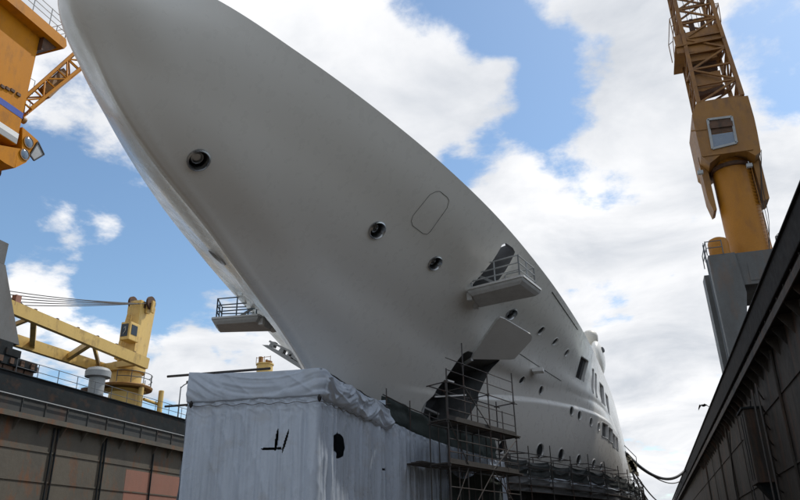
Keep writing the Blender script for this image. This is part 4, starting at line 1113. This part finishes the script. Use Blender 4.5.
# jib: two box girders running along the wall towards the near end
e1 = P(147, 364, y=YB - 1.4); f1 = P(14, 308.5, x=-42.7); k1 = f1 + (f1 - e1) * .5
g_ = MB(); g_.bar(e1, k1, .45, .95); jg = g_.build('jib_girder', 'beige', cb)
e2 = P(108, 368, y=YB - .6); e2.x = -45.6; f2 = P(14, 340, x=-46.8); k2 = f2 + (f2 - e2) * .4
g_ = MB(); g_.bar(e2, k2, .45, .95); g_.build('jib_girder', 'beige', cb)
m_ = MB()
for k in (.03, .3, .58, .86):
    m_.bar(e1.lerp(k1, k), e2.lerp(k2, k), .4, .5)
m_.bar(e1.lerp(k1, .3), e2.lerp(k2, .03), .25, .3); m_.bar(e1.lerp(k1, .58), e2.lerp(k2, .86), .25, .3)
m_.build('cross_brace', 'beige', cb)
m_ = MB()
for i in range(9):
    p = e1.lerp(k1, .08 + .1 * i); m_.box(p + Vector((-.1, -.1, .48)), p + Vector((.1, .1, .62)))
m_.build('rope_guide', 'crust', cb)
for k in range(5):
    s_ = P(134 + 4.5 * k, 303.2, y=YB - .3); q_ = P(12, 287.5 + 3.4 * k, x=-42.9 - .25 * k); q_ = q_ + (q_ - s_) * .5
    pts = [s_.lerp(q_, i / 12) - Vector((0, 0, .35 * math.sin(math.pi * i / 12))) for i in range(13)]
    MB().tube(pts, .04, 6).build('hoist_rope', 'cable', cb)
s_ = P(15, 300, x=-43); q_ = P(42, 323, x=-43.2)
for k in range(2): MB().tube([s_ + Vector((0, .5 * k, 0)), q_ + Vector((0, .3 * k, 0))], .035, 6).build('hoist_rope', 'cable', cb)
hk = P(16, 302, x=-42.7); MB().box(hk + Vector((-.2, -.25, -.35)), hk + Vector((.2, .25, .5))).build('jib_sheave', 'primer', cb)
m_ = MB()
for h in (.55, 1.05):
    m_.tube([(pcx + 2.3 * math.cos(R(a)), YB + 2.3 * math.sin(R(a)), zf + .1 + h) for a in range(-70, 80, 15)], .035, 6)
for a in range(-70, 81, 30): m_.tube([(pcx + 2.3 * math.cos(R(a)), YB + 2.3 * math.sin(R(a)), zf + .05), (pcx + 2.3 * math.cos(R(a)), YB + 2.3 * math.sin(R(a)), zf + 1.15)], .035, 6)
m_.build('flange_railing', 'rail', cb)

# ------------------------------------------------------------------ small fittings on the left wall
c = P(95, 395, x=-41.2)
t = thing('mushroom_ventilator', (c.x, c.y, WT), 'grey mushroom ventilator standing by the railing on the left wall', 'ventilator')
zt_ = P(97, 367, x=-41.2).z
h = zt_ - WT
MB().lathe([(.62, 0), (.62, h - .9), (.7, h - .85)], (c.x, c.y, WT), 28).build('stem', 'lgrey', t)
MB().lathe([(.7, h - .86), (1.0, h - .8), (1.02, h - .35), (.85, h - .12), (.5, h - .01), (.01, h)], (c.x, c.y, WT), 28).build('cap', 'lgrey', t)
c = P(86, 394, x=-42); MB_ = MB().lathe([(.5, 0), (.8, .15), (.8, .3), (.5, .4), (.45, .9), (.2, 1.0), (.01, 1.0)], (c.x, c.y, WT), 20).build('mooring_capstan', 'crust')
tag(MB_, 'rust brown mooring capstan beside the grey ventilator', 'capstan')
for (px, top, lab) in ((141.8, 384, 'yellow standpipe right against the pale crane pedestal'), (161.5, 391, 'yellow standpipe standing alone by the wall railing near the tent')):
    c = P(px, top, x=-41.3); 
    tag(MB().lathe([(.24, 0), (.24, c.z - WT), (.2, c.z - WT + .03)], (c.x, c.y, WT), 16).build('standpipe', 'beige'), lab, 'pipe', 'yellow standpipes on the left wall')
c = P(151.5, 401, x=-41.5)
tag(MB().tube([(c.x - .1, P(144, 405, x=-41.5).y, c.z), (c.x - .1, P(161, 408, x=-41.5).y, c.z - .1)], .14, 10).build('pipe_run', 'beige'), 'low yellow pipe running between the two standpipes', 'pipe')
c = P(179, 405, x=-41); tpz = P(181.5, 387, x=-41).z
t = thing('lamp_post', (c.x, c.y, WT), 'slim dark lamp post beside the top left corner of the tent', 'lamp post')
MB().tube([(c.x, c.y, WT), (c.x, c.y, tpz)], .07, 8, r2=.05).build('post', 'rail', t)
MB().tube([(c.x, c.y, tpz - .1), (c.x + .2, c.y + .2, tpz + .2), (c.x + .6, c.y + .3, tpz + .42)], .05, 8).build('arm', 'rail', t)
MB().prism([(c.x + .4, c.y + .2, tpz + .36), (c.x + 1.05, c.y + .3, tpz + .6), (c.x + 1.05, c.y + .3, tpz + .72), (c.x + .4, c.y + .2, tpz + .56)], (0, .3, 0)).build('lamp_head', 'rail', t)
# yellow cylindrical tower far along the wall, its head just over the tent
c = P(264.5, 372, y=75); zt_ = P(264.5, 365.5, y=75).z
t = thing('winch_tower', (c.x, 75, WT), 'yellow drum with rusty fittings peeping over the tent roof', 'winch tower')
MB().lathe([(.95, 0), (.95, zt_ - WT), (1.05, zt_ - WT + .02), (1.05, zt_ - WT + .16), (.5, zt_ - WT + .2)], (c.x, 75, WT), 28).build('drum', 'beige', t)
m_ = MB()
for dx, w_, h_ in ((-.6, .35, .95), (.25, .25, .5), (.6, .4, .35)): m_.box((c.x + dx - w_ / 2, 74.8, zt_ + .15), (c.x + dx + w_ / 2, 75.3, zt_ + .15 + h_))
for dx in (-.95, -.3, .1, .9): m_.tube([(c.x + dx, 74.6, zt_ + .1), (c.x + dx, 74.6, zt_ + 1.0)], .035, 6)
m_.tube([(c.x - .95, 74.6, zt_ + .9), (c.x + .9, 74.6, zt_ + .9)], .03, 6)
m_.build('top_fitting', 'brown', t)

# ------------------------------------------------------------------ mooring lines and boarding gear at the far end
hx = P(624, 452, y=90); 
def sag(p, q, s_, r_, name, m, lab, cat, grp):
    pts = []
    for i in range(25):
        u = i / 24; v = Vector(p).lerp(Vector(q), u); v.z -= s_ * 4 * u * (1 - u); pts.append(v)
    return tag(MB().tube(pts, r_, 6).build(name, m), lab, cat, grp)
g5 = 'lines slung from ship to right wall'
sag(P(624, 452, y=90), Vector((XR + .15, 130, WT + .05)), 2.2, .2, 'mooring_line', 'cable', 'thickest black hose sagging from the yacht to the right dock wall', 'hose', g5)
sag(P(627, 453, y=90), Vector((XR + .15, 152, WT + .05)), 1.6, .09, 'mooring_line', 'rope', 'topmost thin line sagging to the right dock wall', 'rope', g5)
sag(P(633, 470, y=90), Vector((XR + .15, 178, WT + .05)), 3.4, .09, 'mooring_line', 'rope', 'thin line leaving the tan bundle, middle of the sagging lines', 'rope', g5)
sag(P(632, 472, y=90), Vector((XR + .15, 208, WT + .05)), 4.6, .1, 'mooring_line', 'rope', 'lowest sagging line between the yacht and the right wall', 'rope', g5)
tag(MB().tube([P(632, 472, y=90), P(647, 503, y=88)], .12, 6).build('mooring_line', 'cable'), 'straight dark line dropping steeply from the tan bundle', 'rope', g5)
t = thing('boarding_stairs', P(630, 474, y=91), 'tan canvas covered boarding stairs slung on the far end of the yacht side', 'stairs')
m_ = MB()
a, b = P(625, 453, y=91), P(634.5, 472, y=91)
for k in range(7):
    u0 = k / 7; p = a.lerp(b, u0); m_.prism([p, p + Vector((.55, 0, -.35)), p + Vector((.55, 0, -.75)), p + Vector((-.15, 0, -.3))], (0, 1.1, 0))
m_.build('flight', 'canvas', t)
m_ = MB(); q_ = [P(x_, y_, y=91) for x_, y_ in ((625.5, 470), (627, 463), (632, 460), (637, 466), (636.5, 471), (631, 472.5))]
m_.prism(q_, (0, 1.2, 0)); m_.build('canvas_bundle', 'canvas', t)
MB().bar(a + Vector((-.3, -.1, .1)), b + Vector((-.6, -.1, -.2)), .1, .14).build('stringer', 'rail', t)
MB().tube([a + Vector((0, -.1, .9)), P(636, 457, y=91), P(637, 466, y=91)], .05, 6).build('handrail', 'rail', t)

# ------------------------------------------------------------------ bird
c = P(703.2, 405.5, y=42)
BS = .72
bd_ = thing('bird', c, 'dark bird flying near the edge of the right dock wall', 'bird')
m_ = MB()
prof = [(-.26, .015), (-.2, .05), (-.1, .085), (.02, .095), (.12, .075), (.18, .055), (.22, .055), (.26, .04), (.3, .012)]
N_ = 10; vs = []; fs = []
for (s_, r_) in prof:
    for j in range(N_):
        a = 2 * math.pi * j / N_; vs.append(c + Vector((-s_ * .6, -s_ * .75, 0)) + Vector((.78 * math.cos(a) * r_, -.62 * math.cos(a) * r_, math.sin(a) * r_)))
for i in range(len(prof) - 1):
    for j in range(N_): fs.append([i * N_ + j, i * N_ + (j + 1) % N_, (i + 1) * N_ + (j + 1) % N_, (i + 1) * N_ + j])
m_.add(vs, fs, True)
def wing_(side):
    ax = Vector((.78, -.62, 0)) * side; fw = Vector((-.6, -.75, 0))
    pts = [c + fw * .12 + ax * .05, c + fw * .14 + ax * .22 + Vector((0, 0, .08)), c + fw * .02 + ax * .42 + Vector((0, 0, -.12)), c - fw * .06 + ax * .52 + Vector((0, 0, -.3)),
           c - fw * .1 + ax * .4 + Vector((0, 0, -.14)), c - fw * .08 + ax * .2 + Vector((0, 0, .05)), c - fw * .1 + ax * .05]
    m_.prism(pts, (0, 0, .02))
wing_(1); wing_(-1)
m_.prism([c + Vector((.12, .16, 0)), c + Vector((.25, .2, 0)), c + Vector((.17, .29, 0)), c + Vector((.1, .19, 0))], (0, 0, .015))
m_.v = [c + (v - c) * BS for v in m_.v]
m_.build('body', 'feather', bd_)

for o in list(bpy.data.objects):
    if '_org' in o.keys(): del o['_org']
